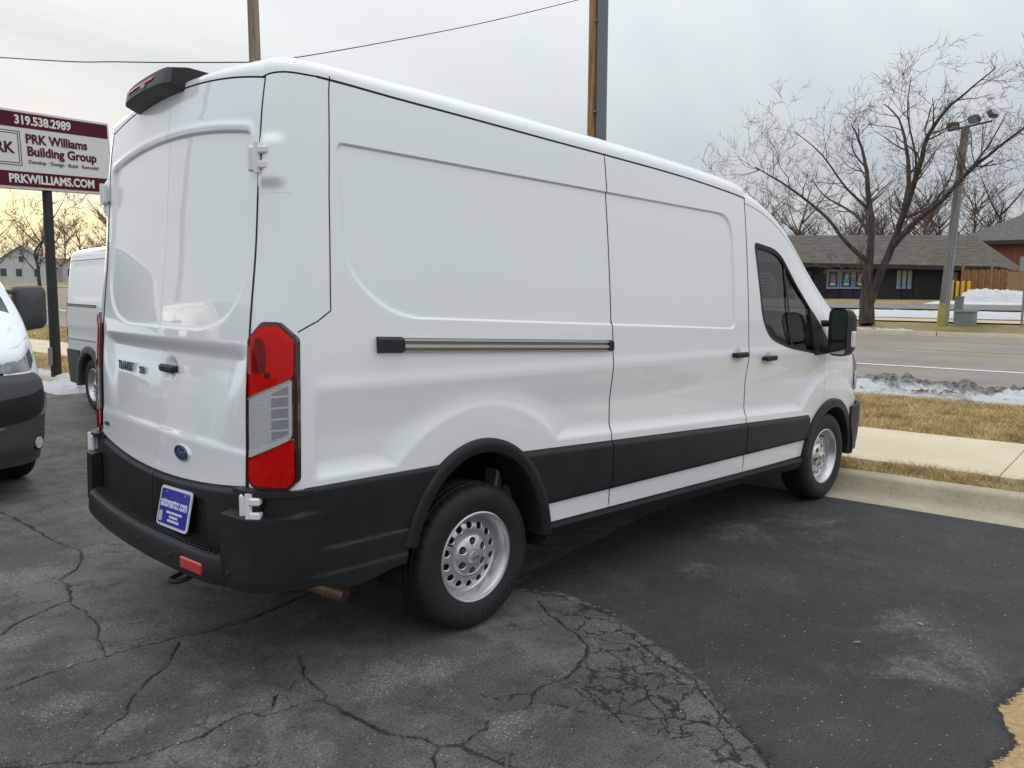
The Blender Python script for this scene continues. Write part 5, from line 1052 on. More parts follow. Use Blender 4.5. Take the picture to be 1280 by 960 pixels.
def bare_tree(name, label, limbs, seed, loc=(0, 0, 0), detail=1., group=None, twig_min=.004, levels=4, up_bias=.35, spread=1.):
    """limbs: list of ([local points], r0, r1); twigs grow from them level by level"""
    rng = random.Random(seed); root = thing(name, label, 'tree', loc, group=group)
    big = [([Vector(p) for p in pts], r0, r1) for pts, r0, r1 in limbs]; segs = []; tw = []
    def smooth_pts(pts, sub=3):
        out = []
        for i in range(len(pts)-1):
            p0, p1, p2, p3 = pts[max(i-1, 0)], pts[i], pts[i+1], pts[min(i+2, len(pts)-1)]
            for q in range(sub):
                t = q/sub; out.append(.5*((2*p1)+(p2-p0)*t+(2*p0-5*p1+4*p2-p3)*t*t+(3*p1-p0-3*p2+p3)*t**3))
        out.append(pts[-1]); return out
    level = []
    for pts, r0, r1 in big:
        sp = smooth_pts(pts); k = len(sp)
        sp = [p+Vector((rng.uniform(-1, 1), rng.uniform(-1, 1), rng.uniform(-1, 1)))*(.12*min(r0, .25) if 0 < i < k-1 else 0) for i, p in enumerate(sp)]
        rr = [r0+(r1-r0)*(i/(k-1))**.85 for i in range(k)]; segs.append((sp, rr)); level.append((sp, rr, 0))
    def grow(p, d, ln, r, lv):
        m_ = 5 if lv < 3 else 4; pts = [p]; q = p.copy(); dd = d.normalized()
        for i in range(m_-1):
            dd = (dd+Vector((rng.gauss(0, .20), rng.gauss(0, .20), rng.gauss(0, .16)+up_bias*.22))).normalized(); q = q+dd*ln/(m_-1); pts.append(q)
        rr = [r*(1-.72*i/(m_-1)) for i in range(m_)]; return pts, rr
    def sprout(sp, rr, lv, first):
        L = sum((sp[i+1]-sp[i]).length for i in range(len(sp)-1)); cnt = max(1, int(L*(first)*detail*(1.0, 1.9, 3.0, 3.6, 3.0)[lv])); out = []
        for c in range(cnt):
            f = rng.uniform(.28 if lv == 0 else .12, 1.)*(len(sp)-1); i = min(int(f), len(sp)-2); p = sp[i].lerp(sp[i+1], f-i); r = rr[i]+(rr[i+1]-rr[i])*(f-i); t = (sp[i+1]-sp[i]).normalized()
            ax = t.orthogonal().normalized(); ax.rotate(Matrix.Rotation(rng.uniform(0, 2*math.pi), 3, t)); d = t*math.cos(R_(rng.uniform(25, 62)))+ax*math.sin(R_(rng.uniform(30, 62)))*spread
            ln = (1.9, 1.25, .75, .45, .3)[lv]*rng.uniform(.55, 1.25)*detail_len; rad = max(twig_min, min(r*.62, (.045, .020, .010, .006, .005)[lv]*rng.uniform(.8, 1.2)*detail_len**.5))
            out.append((*grow(p, d, ln, rad, lv), lv+1))
        return out
    detail_len = spread_len.get(name, 1.)
    cur = level
    for lv in range(levels):
        nxt = []
        for sp, rr, _l in cur: nxt += sprout(sp, rr, lv, 1.)
        for sp, rr, _l in nxt: tw.append((sp, rr))
        # every limb goes on past its tip
        cur = nxt
    V, F = tubes(segs, 9); t_ = mesh('trunk', V, F, BARK, root, sharp=None)
    V, F = tubes(tw, 3); mesh('crown', V, F, TWIG, root, smooth=False)
    return root
spread_len = {}
# the big street tree: limbs as they fork, each leaning its own way in depth
TB = at(26.3, 4.57)
def lp(t, z, dn=0.): a = at(26.3+dn, t, 0.); return (a.x-TB.x, a.y-TB.y, z-TB.z)
limbs = [([lp(4.57, .80), lp(4.60, 1.6), lp(4.63, 2.3), lp(4.64, 2.9)], .44, .33),
         ([lp(4.63, 2.6), lp(4.64, 3.85, .2), lp(4.92, 5.37, .5), lp(5.12, 6.29, .8), lp(5.51, 7.23, 1.1), lp(5.9, 7.9, 1.4)], .27, .035),
         ([lp(4.66, 2.9), lp(5.32, 3.62, -.5), lp(5.87, 4.5, -1.1), lp(7.07, 5.55, -1.9), lp(7.9, 6.1, -2.2)], .17, .03),
         ([lp(4.62, 3.7, .2), lp(5.26, 4.45, .9), lp(6.0, 4.95, 1.6), lp(6.96, 5.5, 2.2), lp(7.6, 6.2, 2.6)], .13, .025),
         ([lp(4.52, 1.55), lp(4.30, 2.3), lp(3.85, 3.43, -.2), lp(3.49, 4.4, -.5), lp(3.08, 5.7, -.8), lp(2.79, 6.73, -1.1), lp(2.31, 7.43, -1.2), lp(1.83, 7.8, -1.3), lp(1.0, 8.4, -1.5)], .30, .03),
         ([lp(3.68, 3.9, -.3), lp(3.60, 5.47, .4), lp(3.86, 6.76, .8), lp(4.22, 7.8, 1.1), lp(4.8, 8.4, 1.3)], .19, .03),
         ([lp(3.80, 3.45, -.2), lp(2.98, 4.18, -.9), lp(2.22, 4.66, -1.4), lp(1.67, 5.23, -1.8), lp(.89, 5.8, -2.3), lp(.1, 6.3, -2.8), lp(-.9, 7.0, -3.2)], .21, .03),
         ([lp(3.5, 4.3, -.5), lp(2.9, 4.7, .3), lp(2.5, 5.6, .9), lp(2.4, 6.7, 1.4)], .11, .02),
         ([lp(3.2, 5.2, -.7), lp(3.0, 6.0, -1.5), lp(3.15, 7.2, -2.2), lp(3.0, 8.2, -2.7)], .09, .02),
         ([lp(4.8, 4.7, .4), lp(5.4, 5.4, -.3), lp(6.1, 6.5, -.9), lp(6.9, 7.3, -1.4)], .10, .02),
         ([lp(1.9, 5.0, -1.6), lp(1.2, 6.2, -.9), lp(.8, 7.3, -.4)], .08, .02)]
spread_len['street_tree'] = .74
bare_tree('street_tree', 'large bare forked street tree in front of the dark building', [(p_, a_*(.62 if i_ == 0 else .54), b_*.5) for i_, (p_, a_, b_) in enumerate(limbs)], 5, TB, 1.62, levels=4, twig_min=.006)
def auto_limbs(h, seed, r=.2, forks=7):
    rng = random.Random(seed); tr = [Vector((0, 0, -.1))]; 
    for i in range(1, 6): tr.append(Vector((rng.gauss(0, .06)*i, rng.gauss(0, .06)*i, h*.62*i/5)))
    out = [(tr, r, r*.22)]
    for k in range(forks):
        f = rng.uniform(.28, .98)*5; i = min(int(f), 4); p = tr[i].lerp(tr[i+1], f-i); a = 2*math.pi*(k/forks+rng.uniform(-.06, .06)); L = h*rng.uniform(.30, .48); pts = [p]; d = Vector((math.cos(a), math.sin(a), rng.uniform(.5, 1.0))).normalized()
        for q in range(4): d = (d+Vector((0, 0, .16))).normalized(); pts.append(pts[-1]+d*L/4)
        out.append((pts, r*.36, r*.05))
    return out
def far_tree(label, n, t, h, seed, detail=.8, levels=3, name='bare_tree', rad=None, tm=.012):
    spread_len[name] = h/9.
    return bare_tree(name, label, auto_limbs(h, seed, rad or h*.019), seed, at(n, t), detail*9./h, levels=levels, twig_min=tm, group=None)
tR = far_tree('bare tree standing right of the leaning floodlight pole', 30.5, -2.2, 9.5, 21, 1.35, 4, tm=.008)
for i, (n, t, h, lab) in enumerate(((64, 20.5, 11, 'bare tree behind the left end of the dark building'), (66, 16.5, 10, 'dark twiggy tree behind the shingled roof'), (70, 11.5, 10.5, 'bare tree behind the middle of the shingled roof'), (68, 6.8, 11.5, 'bare tree between the dark building and the brick building'), (78, 2.0, 15, 'tall bare tree behind the brick building'))):
    far_tree(lab, n, t, h, 40+i, 1.1, 4, tm=.012)
# left: bare trees towards the sunset
for i, (n, t, h, lab) in enumerate(((18.0, 52., 7.2, 'slim bare tree in front of the white gabled house'), (36, 88, 8.6, 'bare tree against the yellow sunset sky'), (29, 92, 8.4, 'spreading bare tree left of the sunset'), (46, 96, 8.4, 'dark bare tree beside the low white van roof'), (55, 100, 8., 'rounded bare tree behind the low white van'))):
    far_tree(lab, n, t, h, 60+i, 1.05, 4, tm=.015)
# far wood closing the horizon
def wood(name, label, n0, n1, t0, t1, cnt, h, seed):
    rng = random.Random(seed); tw = []
    for _ in range(cnt):
        n, t = rng.uniform(n0, n1), rng.uniform(t0, t1); b = at(n, t); hh = h*rng.uniform(.6, 1.1); tw.append(([b, b+Vector((0, 0, hh*.5)), b+Vector((rng.gauss(0, .5), rng.gauss(0, .5), hh))], [.22, .14, .02]))
        for k in range(34):
            z0 = rng.uniform(.18, .85)*hh; a = rng.uniform(0, 6.283); L = hh*rng.uniform(.14, .34); p = b+Vector((0, 0, z0)); q = p+Vector((math.cos(a)*L*.7, math.sin(a)*L*.7, L*.7)); tw.append(([p, q], [.07, .02]))
            for m_ in range(4):
                f = rng.uniform(.3, 1.); p2 = p.lerp(q, f); a2 = a+rng.uniform(-1, 1); tw.append(([p2, p2+Vector((math.cos(a2), math.sin(a2), rng.uniform(.4, 1.4)))*L*.45], [.035, .012]))
    V, F = tubes(tw, 3); return stuff(mesh(name, V, F, TWIG, smooth=False), label, 'trees')
wood('far_wood', 'far line of bare trees behind the white houses', 60, 150, 130, 190, 70, 12, 3)
wood('far_wood', 'far line of bare trees behind the dark building', 95, 150, -60, 110, 120, 13, 4)
A_, B_ = np.meshgrid(np.concatenate([np.linspace(110, 260, 12), [320, 420, 560]]), np.linspace(-560, 620, 60), indexing='ij'); X_, Y_ = nt_xy(A_, B_); Z_ = zp(A_, B_)-.4+sm(120, 330, A_)*(9+9*fbm(91, A_*.012, B_*.012, 4))
structure(grid_mesh('hills', np.stack([X_, Y_, Z_], -1), mat('far_hill', (.11, .092, .066), .95, noise=(.06, .35, 5)), sharp=None))
A_, B_ = np.meshgrid(np.linspace(-420, 620, 40), np.concatenate([np.linspace(170, 300, 10), [380, 500, 620]]), indexing='ij'); X_, Y_ = nt_xy(A_, B_); Z_ = np.where(A_ > 4, zp(np.maximum(A_, 4.2), B_), 0)-.5+sm(185, 330, B_)*(7+8*fbm(93, A_*.012, B_*.012, 4))
structure(grid_mesh('hills', np.stack([X_, Y_, Z_], -1), MATS['far_hill'], sharp=None))

# ------------------------------------------------------------------ dark building with the shingled roof
def prism_obj(name, corners, z0, z1, m, parent, base=None):
    mb = MB(); mb.prism([tuple(c) for c in corners], z0, z1); return mb.build(name, m, parent, smooth=False)
def nt_box(name, n0, n1, t0, t1, z0, z1, m, parent, org):
    q = [nt_xy(a, b) for a, b in ((n0, t0), (n1, t0), (n1, t1), (n0, t1))]; mb = MB(); mb.prism([(x-org.x, y-org.y) for x, y in q], z0-org.z, z1-org.z); return mb.build(name, m, parent, smooth=False)
org = at(46, 10, 1.5); bl = thing('dark_building', 'single storey charcoal building with brown shingled roof and poster windows', 'building', org)
WALL = NT_('charcoal_wall'); WALL = WALL.done(WALL.mix(WALL.ss(WALL.noise(1.2, 4), .35, .7), (.020, .023, .027), (.030, .033, .037)), .7, .3)
nt_box('wall', 46, 56, 5.05, 27, .9, 3.72, WALL, bl, org); nt_box('plinth', 45.93, 46.2, 7.2, 27, .9, 1.42, mat('plinth_tan', (.22, .155, .10), .85, noise=(3, .2)), bl, org)
k = NT_('roof_shingle'); _c = k.mix(k.ss(k.noise(2.2, 5, .7), .35, .68), (.115, .095, .078), (.175, .150, .125)); _c = k.mix(k.math('MULTIPLY', k.ss(k.noise(11, 4, .8), .45, .7), .5), _c, (.075, .062, .052)); k.bump(k.noise(14, 3), .6, .03); SHIN = k.done(_c, .9, .2)
ev0, ev1, rg = 45.2, 57, 51.1; tR0, tL = 3.45, 28.2
def zr(t): return 3.40+(t-3.45)*.036
# front slope laid in shingle courses
courses = 15
for c in range(courses):
    f0, f1 = c/courses, (c+1.12)/courses
    def pt(f, t, lift): 
        n = ev0+(rg-ev0)*f; z_ = zr(t)+(1.98-.0*t)*f+lift; a = at(n, t, z_); return (a.x-org.x, a.y-org.y, a.z-org.z)
    tr0, tr1 = tR0+3.2*f0*.7, tR0+3.2*min(f1, 1.)*.7
    mb = MB(); mb.add([pt(f0, tr0, .035), pt(f0, tL, .035), pt(min(f1, 1.), tL, .012), pt(min(f1, 1.), tr1, .012), pt(f0, tr0, -.005), pt(f0, tL, -.005)], [(0, 3, 2, 1), (0, 1, 5, 4)]); mb.build('shingle_course', SHIN, bl, smooth=False)
mb = MB(); L = lambda n, t, z_: tuple(at(n, t, z_)-org)
mb.add([L(ev0, tR0, zr(tR0)-.01), L(ev1, tR0, zr(tR0)-.01), L(rg, tR0+2.24, zr(tR0)+2.02)], [(0, 1, 2)]); mb.add([L(ev1, tR0, zr(tR0)), L(ev1, tL, zr(tL)), L(rg, tL, zr(tL)+1.98), L(rg, tR0+2.24, zr(tR0)+2.02)], [(0, 1, 2, 3)]); mb.build('roof', SHIN, bl, smooth=False)
mb = MB(); mb.add([L(ev0, tR0, zr(tR0)-.22), L(ev0, tL, zr(tL)-.22), L(ev0, tL, zr(tL)+.0), L(ev0, tR0, zr(tR0)+.0), L(46, tR0+.3, zr(tR0)-.22), L(46, tL, zr(tL)-.22)], [(0, 3, 2, 1), (0, 1, 5, 4)]); mb.build('fascia', mat('fascia_dark', (.025, .025, .027), .6), bl, smooth=False)
mb = MB(); mb.add([L(ev0, tR0, zr(tR0)-.22), L(ev1, tR0, zr(tR0)-.22), L(ev1, tR0, zr(tR0)), L(ev0, tR0, zr(tR0))], [(0, 1, 2, 3)]); mb.build('fascia', mat('fascia_dark'), bl, smooth=False)
mb = MB()
for t in np.arange(7.4, 26.5, 1.52): pass
for t in (9.85, 10.84, 11.60, 12.42, 15.2, 17.0): nt_box('wall_batten', 45.93, 46.02, t-.03, t+.03, 1.42, 3.5, mat('batten', (.012, .012, .014), .6), bl, org)
def m_frame():
    k = NT_('rainbow_frame'); s = k.n('ShaderNodeSeparateXYZ'); k.put(s.inputs[0], k.tc); r = k.n('ShaderNodeValToRGB'); k.put(r.inputs[0], k.math('DIVIDE', k.math('SUBTRACT', s.outputs[2], .72), 1.2)); e = r.color_ramp.elements
    e[0].position = 0.; e[0].color = (.32, .29, .42, 1); e[1].position = 1.; e[1].color = (.38, .13, .09, 1)
    for p_, c_ in ((.28, (.10, .22, .42, 1)), (.55, (.14, .30, .28, 1)), (.78, (.36, .31, .14, 1))): q = e.new(p_); q.color = c_
    return k.done(r.outputs[0], .4)
RBF = m_frame()
def picture(parent, t, z0, z1, wd, cols, seed):
    rng = random.Random(seed); PI = mat('poster_dark_%d' % seed, cols[0], .3)
    f = nt_box('poster_frame', 45.90, 45.96, t-wd/2, t+wd/2, z0, z1, RBF, parent, org); nt_box('poster', 45.885, 45.90, t-wd*.36, t+wd*.36, z0+.12, z1-.12, PI, f, org)
    for j in range(2):
        c = cols[1+j % (len(cols)-1)]; r = wd*(.22-.07*j); zc_ = z0+(z1-z0)*(.42+.22*j); mb = MB(); pts = [(t+r*math.cos(a)*rng.uniform(.75, 1.1), zc_+r*1.35*math.sin(a)*rng.uniform(.75, 1.1)) for a in np.linspace(0, 6.283, 14, endpoint=False)]
        q = [tuple(at(45.875-.004*j, a, b)-org) for a, b in pts]; mb.add(q, [tuple(range(len(q)))]); mb.build('poster_image', mat('poster_tint_%d_%d' % (seed, j), c, .4), f, smooth=False)
    nt_box('poster_caption', 45.862, 45.872, t-wd*.2, t+wd*.2, z0+.20, z0+.33, mat('poster_caption', (.50, .48, .48), .5), f, org)
picture(bl, 11.98, 2.26, 3.385, .74, [(.035, .025, .055), (.20, .12, .28), (.28, .14, .34)], 1); picture(bl, 11.21, 2.26, 3.375, .74, [(.02, .025, .03), (.07, .28, .32), (.30, .42, .45)], 2); picture(bl, 10.45, 2.26, 3.365, .74, [(.02, .02, .022), (.22, .20, .18), (.45, .42, .38)], 3)
bs = nt_box('blue_sign', 45.88, 45.97, 13.25, 14.0, 2.40, 3.31, mat('sign_blue', (.020, .022, .16), .3), bl, org); nt_box('sign_figure', 45.87, 45.88, 13.45, 13.8, 2.55, 3.15, mat('sign_blue_light', (.05, .07, .35), .3), bs, org)
for i, t in enumerate((8.40, 8.12, 7.84)):
    f = nt_box('slit_poster', 45.90, 45.96, t-.105, t+.105, 2.27, 3.30, RBF, bl, org); nt_box('poster_image', 45.885, 45.90, t-.05, t+.05, 2.5, 3.1, mat('slit_image_%d' % i, ((.30, .26, .20), (.33, .33, .22), (.25, .30, .27))[i], .4), f, org); nt_box('wall_batten', 45.92, 46.0, t-.165, t-.115, 1.68, 3.3, mat('batten'), bl, org)
rs = nt_box('red_sign', 45.9, 45.97, 5.45, 5.90, 2.63, 3.18, mat('sign_red', (.24, .045, .04), .4), bl, org); nt_box('sign_stripe', 45.885, 45.9, 5.52, 5.66, 2.66, 3.15, mat('sign_green', (.16, .24, .05), .4), rs, org)
nt_box('doorway', 45.88, 46.0, 6.15, 7.2, 1.55, 3.25, mat('doorway_dark', (.006, .006, .007), .6), bl, org)
# red brick building behind
ob_ = at(60, 3, 1.7); bb = thing('brick_building', 'red brick building with grey hipped roof behind the wooden fence', 'building', ob_)
k = NT_('red_brick'); br = k.n('ShaderNodeTexBrick'); k.put(br.inputs[0], k.tc); br.inputs['Color1'].default_value = (.27, .085, .05, 1); br.inputs['Color2'].default_value = (.22, .065, .045, 1); br.inputs['Mortar'].default_value = (.25, .17, .13, 1); br.inputs['Scale'].default_value = 5.; BRK = k.done(br.outputs[0], .85, .2)
nt_box('wall', 58, 70, -6, 6.3, 1.0, 5.75, BRK, bb, ob_)
GR = mat('grey_shingle', (.13, .122, .115), .9, noise=(4, .25, 5))
mb = MB(); L2 = lambda n, t, z_: tuple(at(n, t, z_)-ob_); mb.add([L2(57.4, 8.2, 5.55), L2(57.4, -7, 5.55), L2(71, -7, 5.6), L2(71, 8.2, 5.6), L2(62, 3.8, 7.9), L2(62, -4, 7.9), L2(66, -4, 7.9), L2(66, 3.8, 7.9)], [(0, 4, 5, 1), (1, 5, 6, 2), (2, 6, 7, 3), (3, 7, 4, 0), (4, 7, 6, 5)]); mb.build('roof', GR, bb, smooth=False)
mb = MB(); mb.add([L2(57.4, 8.2, 5.30), L2(57.4, -7, 5.30), L2(57.4, -7, 5.55), L2(57.4, 8.2, 5.55)], [(0, 3, 2, 1)]); mb.build('fascia', mat('fascia_brown', (.05, .035, .03), .6), bb, smooth=False)
# wooden fence: pickets on two rails
ofn = at(44, 3.7); fe = thing('wooden_fence', 'tall cedar picket fence beside the dark building', 'fence', ofn); WOODS = [mat('cedar_%d' % i, c, .8, noise=(5, .25, 4)) for i, c in enumerate(((.30, .145, .055), (.26, .12, .045), (.33, .17, .07), (.22, .105, .045)))]
for i, t in enumerate(np.arange(2.40, 4.90, .084)):
    nt_box('picket', 44., 44.022, t, t+.066, 1.45, 3.22+.03*math.sin(i*1.7)-.01*(i % 3), WOODS[(i*7) % 4], fe, ofn)
for z_ in (1.75, 2.5, 3.05): nt_box('rail', 44.03, 44.08, 2.38, 4.92, z_-.04, z_+.05, WOODS[1], fe, ofn)
for t in (2.36, 3.62, 4.92): nt_box('post', 44.02, 44.13, t-.055, t+.055, 1.4, 3.42, WOODS[0], fe, ofn)
os_ = at(43.5, 1); f2 = thing('plywood_panel_fence', 'plain tan board fence at the end of the picket fence', 'fence', os_)
for i, t in enumerate(np.arange(-3.2, 2.3, 1.22)): nt_box('board', 43.9, 43.94, t+.01, t+1.21, 1.4, 3.1, mat('plywood_tan', (.30, .19, .095), .8, noise=(2, .2)), f2, os_)
nt_box('rail', 43.95, 44.0, -3.2, 2.3, 2.9, 3.0, WOODS[1], f2, os_)
# bollards
YEL = mat('bollard_yellow', (.60, .38, .02), .5, noise=(6, .15))
for i, (n, t, h) in enumerate(((43., 5.16, 1.0), (43., 4.92, .95), (43., 4.68, .95), (43., 4.42, .95))):
    o = at(n, t); mb = MB(); mb.lathe([(.082, -.1), (.082, h-.06), (.07, h-.01), (.04, h+.03), (.0005, h+.035)], 16); b_ = mb.build('bollard', YEL); b_.location = o; tag(b_, ('yellow bollard at the dark wall, first of four','yellow bollard second from the dark wall','yellow bollard third from the dark wall','yellow bollard in front of the cedar pickets, farthest from the dark wall')[i], 'bollard', 'bollards by the wooden fence')
# leaning floodlight pole
pb, ptp = at(26.8, 2.34, .80), at(26.8, 2.06, 7.15); fp = thing('floodlight_pole', 'leaning grey floodlight pole with a yellow painted foot', 'light pole', pb); d = ptp-pb
PW = NT_('weathered_pole'); PW = PW.done(PW.mix(PW.ss(PW.noise(6, 5, .7, vec=PW.mapping((1, 1, .12))), .35, .65), (.15, .14, .13), (.26, .245, .23)), .85)
mb = MB(); mb.tube([Vector((0, 0, -.2)), d*.5, d], [.165, .14, .115], 14); po = mb.build('pole', PW, fp)
mb = MB(); mb.tube([Vector((0, 0, -.2)), d*.115, d*.118], [.18, .17, .14], 16); mb.build('painted_foot', mat('foot_yellow', (.36, .33, .09), .7, noise=(8, .25)), fp)
kx, ky = KV; side_ = Vector((-kx, -ky, 0)); fwd_ = Vector((-NV[0], -NV[1], 0))
for q in (.06, .13): mb = MB(); mb.tube([side_*q+fwd_*.12, d*.9+side_*q*.8+fwd_*.09], .035, 8); mb.build('conduit', mat('conduit_grey', (.30, .32, .35), .4, metal=.5), fp)
def flood(off, tilt, yaw):
    c0 = d+off; r = Matrix.Rotation(yaw, 3, 'Z') @ Matrix.Rotation(tilt, 3, 'Y'); mb = MB(); mb.box(tuple(c0), (.18, .36, .26), r, .05); h_ = mb.build('floodlight', mat('lamp_housing', (.085, .085, .09), .5), fp)
    mb = MB(); mb.box(tuple(c0+r @ Vector((-.095, 0, 0))), (.02, .31, .21), r, .01); mb.build('lamp_glass', mat('flood_glass', (.35, .36, .37), .15, coat=1.), h_)
flood(side_*-.36+Vector((0, 0, .10)), R_(-55), R_(10)); flood(side_*.24+Vector((0, 0, .24)), R_(-45), R_(-20)); flood(side_*.74+Vector((0, 0, .34)), R_(30), R_(70))
mb = MB(); mb.tube([d+side_*-.5+Vector((0, 0, -.05)), d+side_*.75+Vector((0, 0, .12))], .035, 8); mb.build('cross_arm', mat('lamp_housing'), fp)
mb = MB(); mb.tube([d+side_*.5, d+side_*.5+Vector((0, 0, -1.3))], .015, 6); mb.tube([d+side_*.5+Vector((0, 0, -1.3)), d+side_*.85+Vector((0, 0, -1.1))], .03, 6); mb.build('camera_drop', mat('lamp_housing'), fp)
# utility cabinets
GRN = mat('cabinet_grey_green', (.20, .235, .23), .55, noise=(4, .12))
oc_ = at(27.2, 1.72); cbn = thing('utility_cabinet', 'squat grey green utility cabinet beside the floodlight pole', 'utility box', oc_)
nt_box('body', 26.9, 27.5, 1.45, 2.0, .6, 1.27, GRN, cbn, oc_); nt_box('lid', 26.85, 27.55, 1.41, 2.04, 1.27, 1.33, mat('cabinet_lid', (.27, .30, .295), .5), cbn, oc_); nt_box('base', 26.85, 27.6, 1.40, 2.05, .5, .80, GRN, cbn, oc_)
oc_ = at(28, 2.0); cb2 = thing('utility_pedestal', 'tall narrow grey utility pedestal behind the squat cabinet', 'utility box', oc_); nt_box('body', 27.9, 28.15, 1.98, 2.22, .8, 1.74, GRN, cb2, oc_); nt_box('cap', 27.88, 28.17, 1.96, 2.24, 1.74, 1.78, GRN, cb2, oc_)
spb = at(27., .12); mb = MB(); mb.tube([(0, 0, -.1), (0, 0, 2.2)], .035, 8); sp_ = thing('sign_post', 'thin grey metal post near the far sidewalk', 'post', spb); mb.build('post', mat('post_grey', (.25, .25, .25), .5, metal=.4), sp_); mb = MB(); mb.box((0, 0, 1.95), (.03, .35, .45)); mb.build('sign_plate', mat('plate_back', (.3, .3, .3), .5), sp_, smooth=False)
# wooden poles and wire
PWD = NT_('wooden_pole'); PWD = PWD.done(PWD.mix(PWD.ss(PWD.noise(9, 5, .75, vec=PWD.mapping((1, 1, .06))), .38, .62), (.20, .105, .045), (.42, .245, .105)), .85)
b2 = at(25.13, 15.19, .6); mb = MB(); up_ = thing('utility_pole', 'brown wooden utility pole with a grey conduit down its side', 'utility pole', b2); top2 = at(25.08, 15.30, 16.)-b2; mb.tube([Vector((0, 0, -.3)), top2*.5, top2], [.24, .215, .19], 14); mb.build('pole', PWD, up_)
mb = MB(); mb.tube([at(25.1, 14.74, .4)-b2, at(25.05, 14.86, 15.8)-b2], .215, 12); mb.build('conduit', mat('conduit_dark', (.15, .165, .19), .5, metal=.2), up_)
for z_ in (5., 9., 12.5): mb = MB(); q = at(25.07, 14.9, z_)-b2; mb.tube([q+Vector((0, 0, -.03)), q+Vector((0, 0, .03))], .24, 12); mb.build('strap', mat('conduit_dark'), up_)
b1 = at(10.75, 16.99); u1 = thing('utility_pole', 'weathered brown wooden pole behind the roof of the large van', 'utility pole', b1); mb = MB(); mb.tube([(0, 0, -.3), (-.03, .05, 6), (-.10, .12, 13.)], [.20, .165, .145], 12); PG = NT_('grey_wood_pole'); PG = PG.done(PG.mix(PG.ss(PG.noise(9, 5, .75, vec=PG.mapping((1, 1, .06))), .38, .62), (.19, .145, .105), (.33, .26, .20)), .85); mb.build('pole', PG, u1)
wp = [(-.5, 45, 11.5), (6.96, 24.86, 8.67), (8.3, 20, 8.03), (9.85, 16.85, 7.84), (10.7, 17.0, 8.08), (12.13, 17.1, 8.53), (15.8, 17.35, 9.89), (20.3, 17.1, 11.6), (24.5, 15.76, 13.3), (25.1, 15.25, 13.6)]
P3 = [at(a, b, c_) for a, b, c_ in wp]; out = []
for i in range(len(P3)-1):
    p0, p1, p2, p3 = P3[max(i-1, 0)], P3[i], P3[i+1], P3[min(i+2, len(P3)-1)]
    for q in range(8): t = q/8; out.append(.5*((2*p1)+(p2-p0)*t+(2*p0-5*p1+4*p2-p3)*t*t+(3*p1-p0-3*p2+p3)*t**3))
out.append(P3[-1]); mb = MB(); mb.tube(out, .016, 6); wr = mb.build('overhead_wire', mat('wire_black', (.02, .02, .022), .6)); tag(wr, 'black overhead wire sagging between the wooden poles', 'wire')
# ------------------------------------------------------------------ tall sign on a black pole
Lp, Rp = Vector((.33, 11.10, 3.205)), Vector((2.665, 11.845, 3.335)); ra = (Rp-Lp); wS = ra.length; ra.normalize(); upv = Vector((-.03, -.03, 1)); upv = (upv-ra*upv.dot(ra)).normalized(); nS = ra.cross(upv); sb = Vector((1.49, 11.42, 0.08))
sg = thing('billboard_sign', 'white and maroon building company sign on a tall black pole', 'sign', sb); HS = 1.232
fS = lambda u, v, w_: tuple(Lp+ra*u+upv*v+nS*w_-sb)
mb = MB(); mb.prism([(0, 0), (wS, 0), (wS, HS), (0, HS)], -.28, 0, fS); mb.build('cabinet', mat('sign_cabinet', (.62, .62, .60), .5), sg, smooth=False)
mb = MB(); mb.prism([(.03, .03), (wS-.03, .03), (wS-.03, HS-.03), (.03, HS-.03)], 0, .006, fS); fc = mb.build('sign_face', mat('sign_white', (.66, .66, .65), .4), sg, smooth=False)
MAR = mat('sign_maroon', (.085, .007, .017), .55, spec=.25); 
for v0, v1 in ((.035, .035+.235), (HS-.035-.235, HS-.035)): mb = MB(); mb.prism([(.035, v0), (wS-.035, v0), (wS-.035, v1), (.035, v1)], .006, .010, fS); mb.build('sign_band', MAR, fc, smooth=False)
SW = mat('sign_letter_white', (.72, .72, .72), .4)
tx = lambda nm, s_, sz, m, u, v, al='CENTER', **kw: text(nm, s_, sz, m, fc, fS(u, v, .012), tuple(ra), tuple(upv), .004, al, **kw)
u0 = wS-1.86
tx('phone_lettering', '319.538.2989', .19, SW, u0+.66, HS-.155, bold=.006, sx=.93); tx('web_lettering', 'PRKWILLIAMS.COM', .19, SW, u0+.755, .150, bold=.006, sx=.90)
tx('company_lettering', 'PRK Williams', .205, MAR, u0+.335, HS-.44, 'LEFT', bold=.006, sx=.95); tx('company_lettering', 'Building Group', .205, MAR, u0+.345, HS-.635, 'LEFT', bold=.006, sx=.98); tx('motto_lettering', 'Develop · Design · Build · Remodel', .085, MAR, u0+.355, HS-.80, 'LEFT', sx=1.03)
for k_, e_ in ((0, 0.), (1, .035)):
    a0, a1, v0, v1 = u0-.42+e_, u0+.255-e_, .36+e_, HS-.33-e_
    for q in (((a0, v0), (a1, v0+.012)), ((a0, v1-.012), (a1, v1)), ((a0, v0), (a0+.012, v1)), ((a1-.012, v0), (a1, v1))): mb = MB(); mb.prism([(q[0][0], q[0][1]), (q[1][0], q[0][1]), (q[1][0], q[1][1]), (q[0][0], q[1][1])], .006, .009, fS); mb.build('logo_frame', MAR, fc, smooth=False)
tx('logo_lettering', 'PRK', .24, MAR, u0-.08, HS/2+.01, bold=.006)
pt_ = Lp+ra*(wS*.535)-nS*.14-sb; mb = MB(); mb.tube([Vector((0, 0, -.3)), pt_*.5, pt_+Vector((0, 0, .10))], [.085, .08, .075], 16); mb.build('pole', mat('pole_black', (.018, .017, .017), .5, noise=(5, .2)), sg)
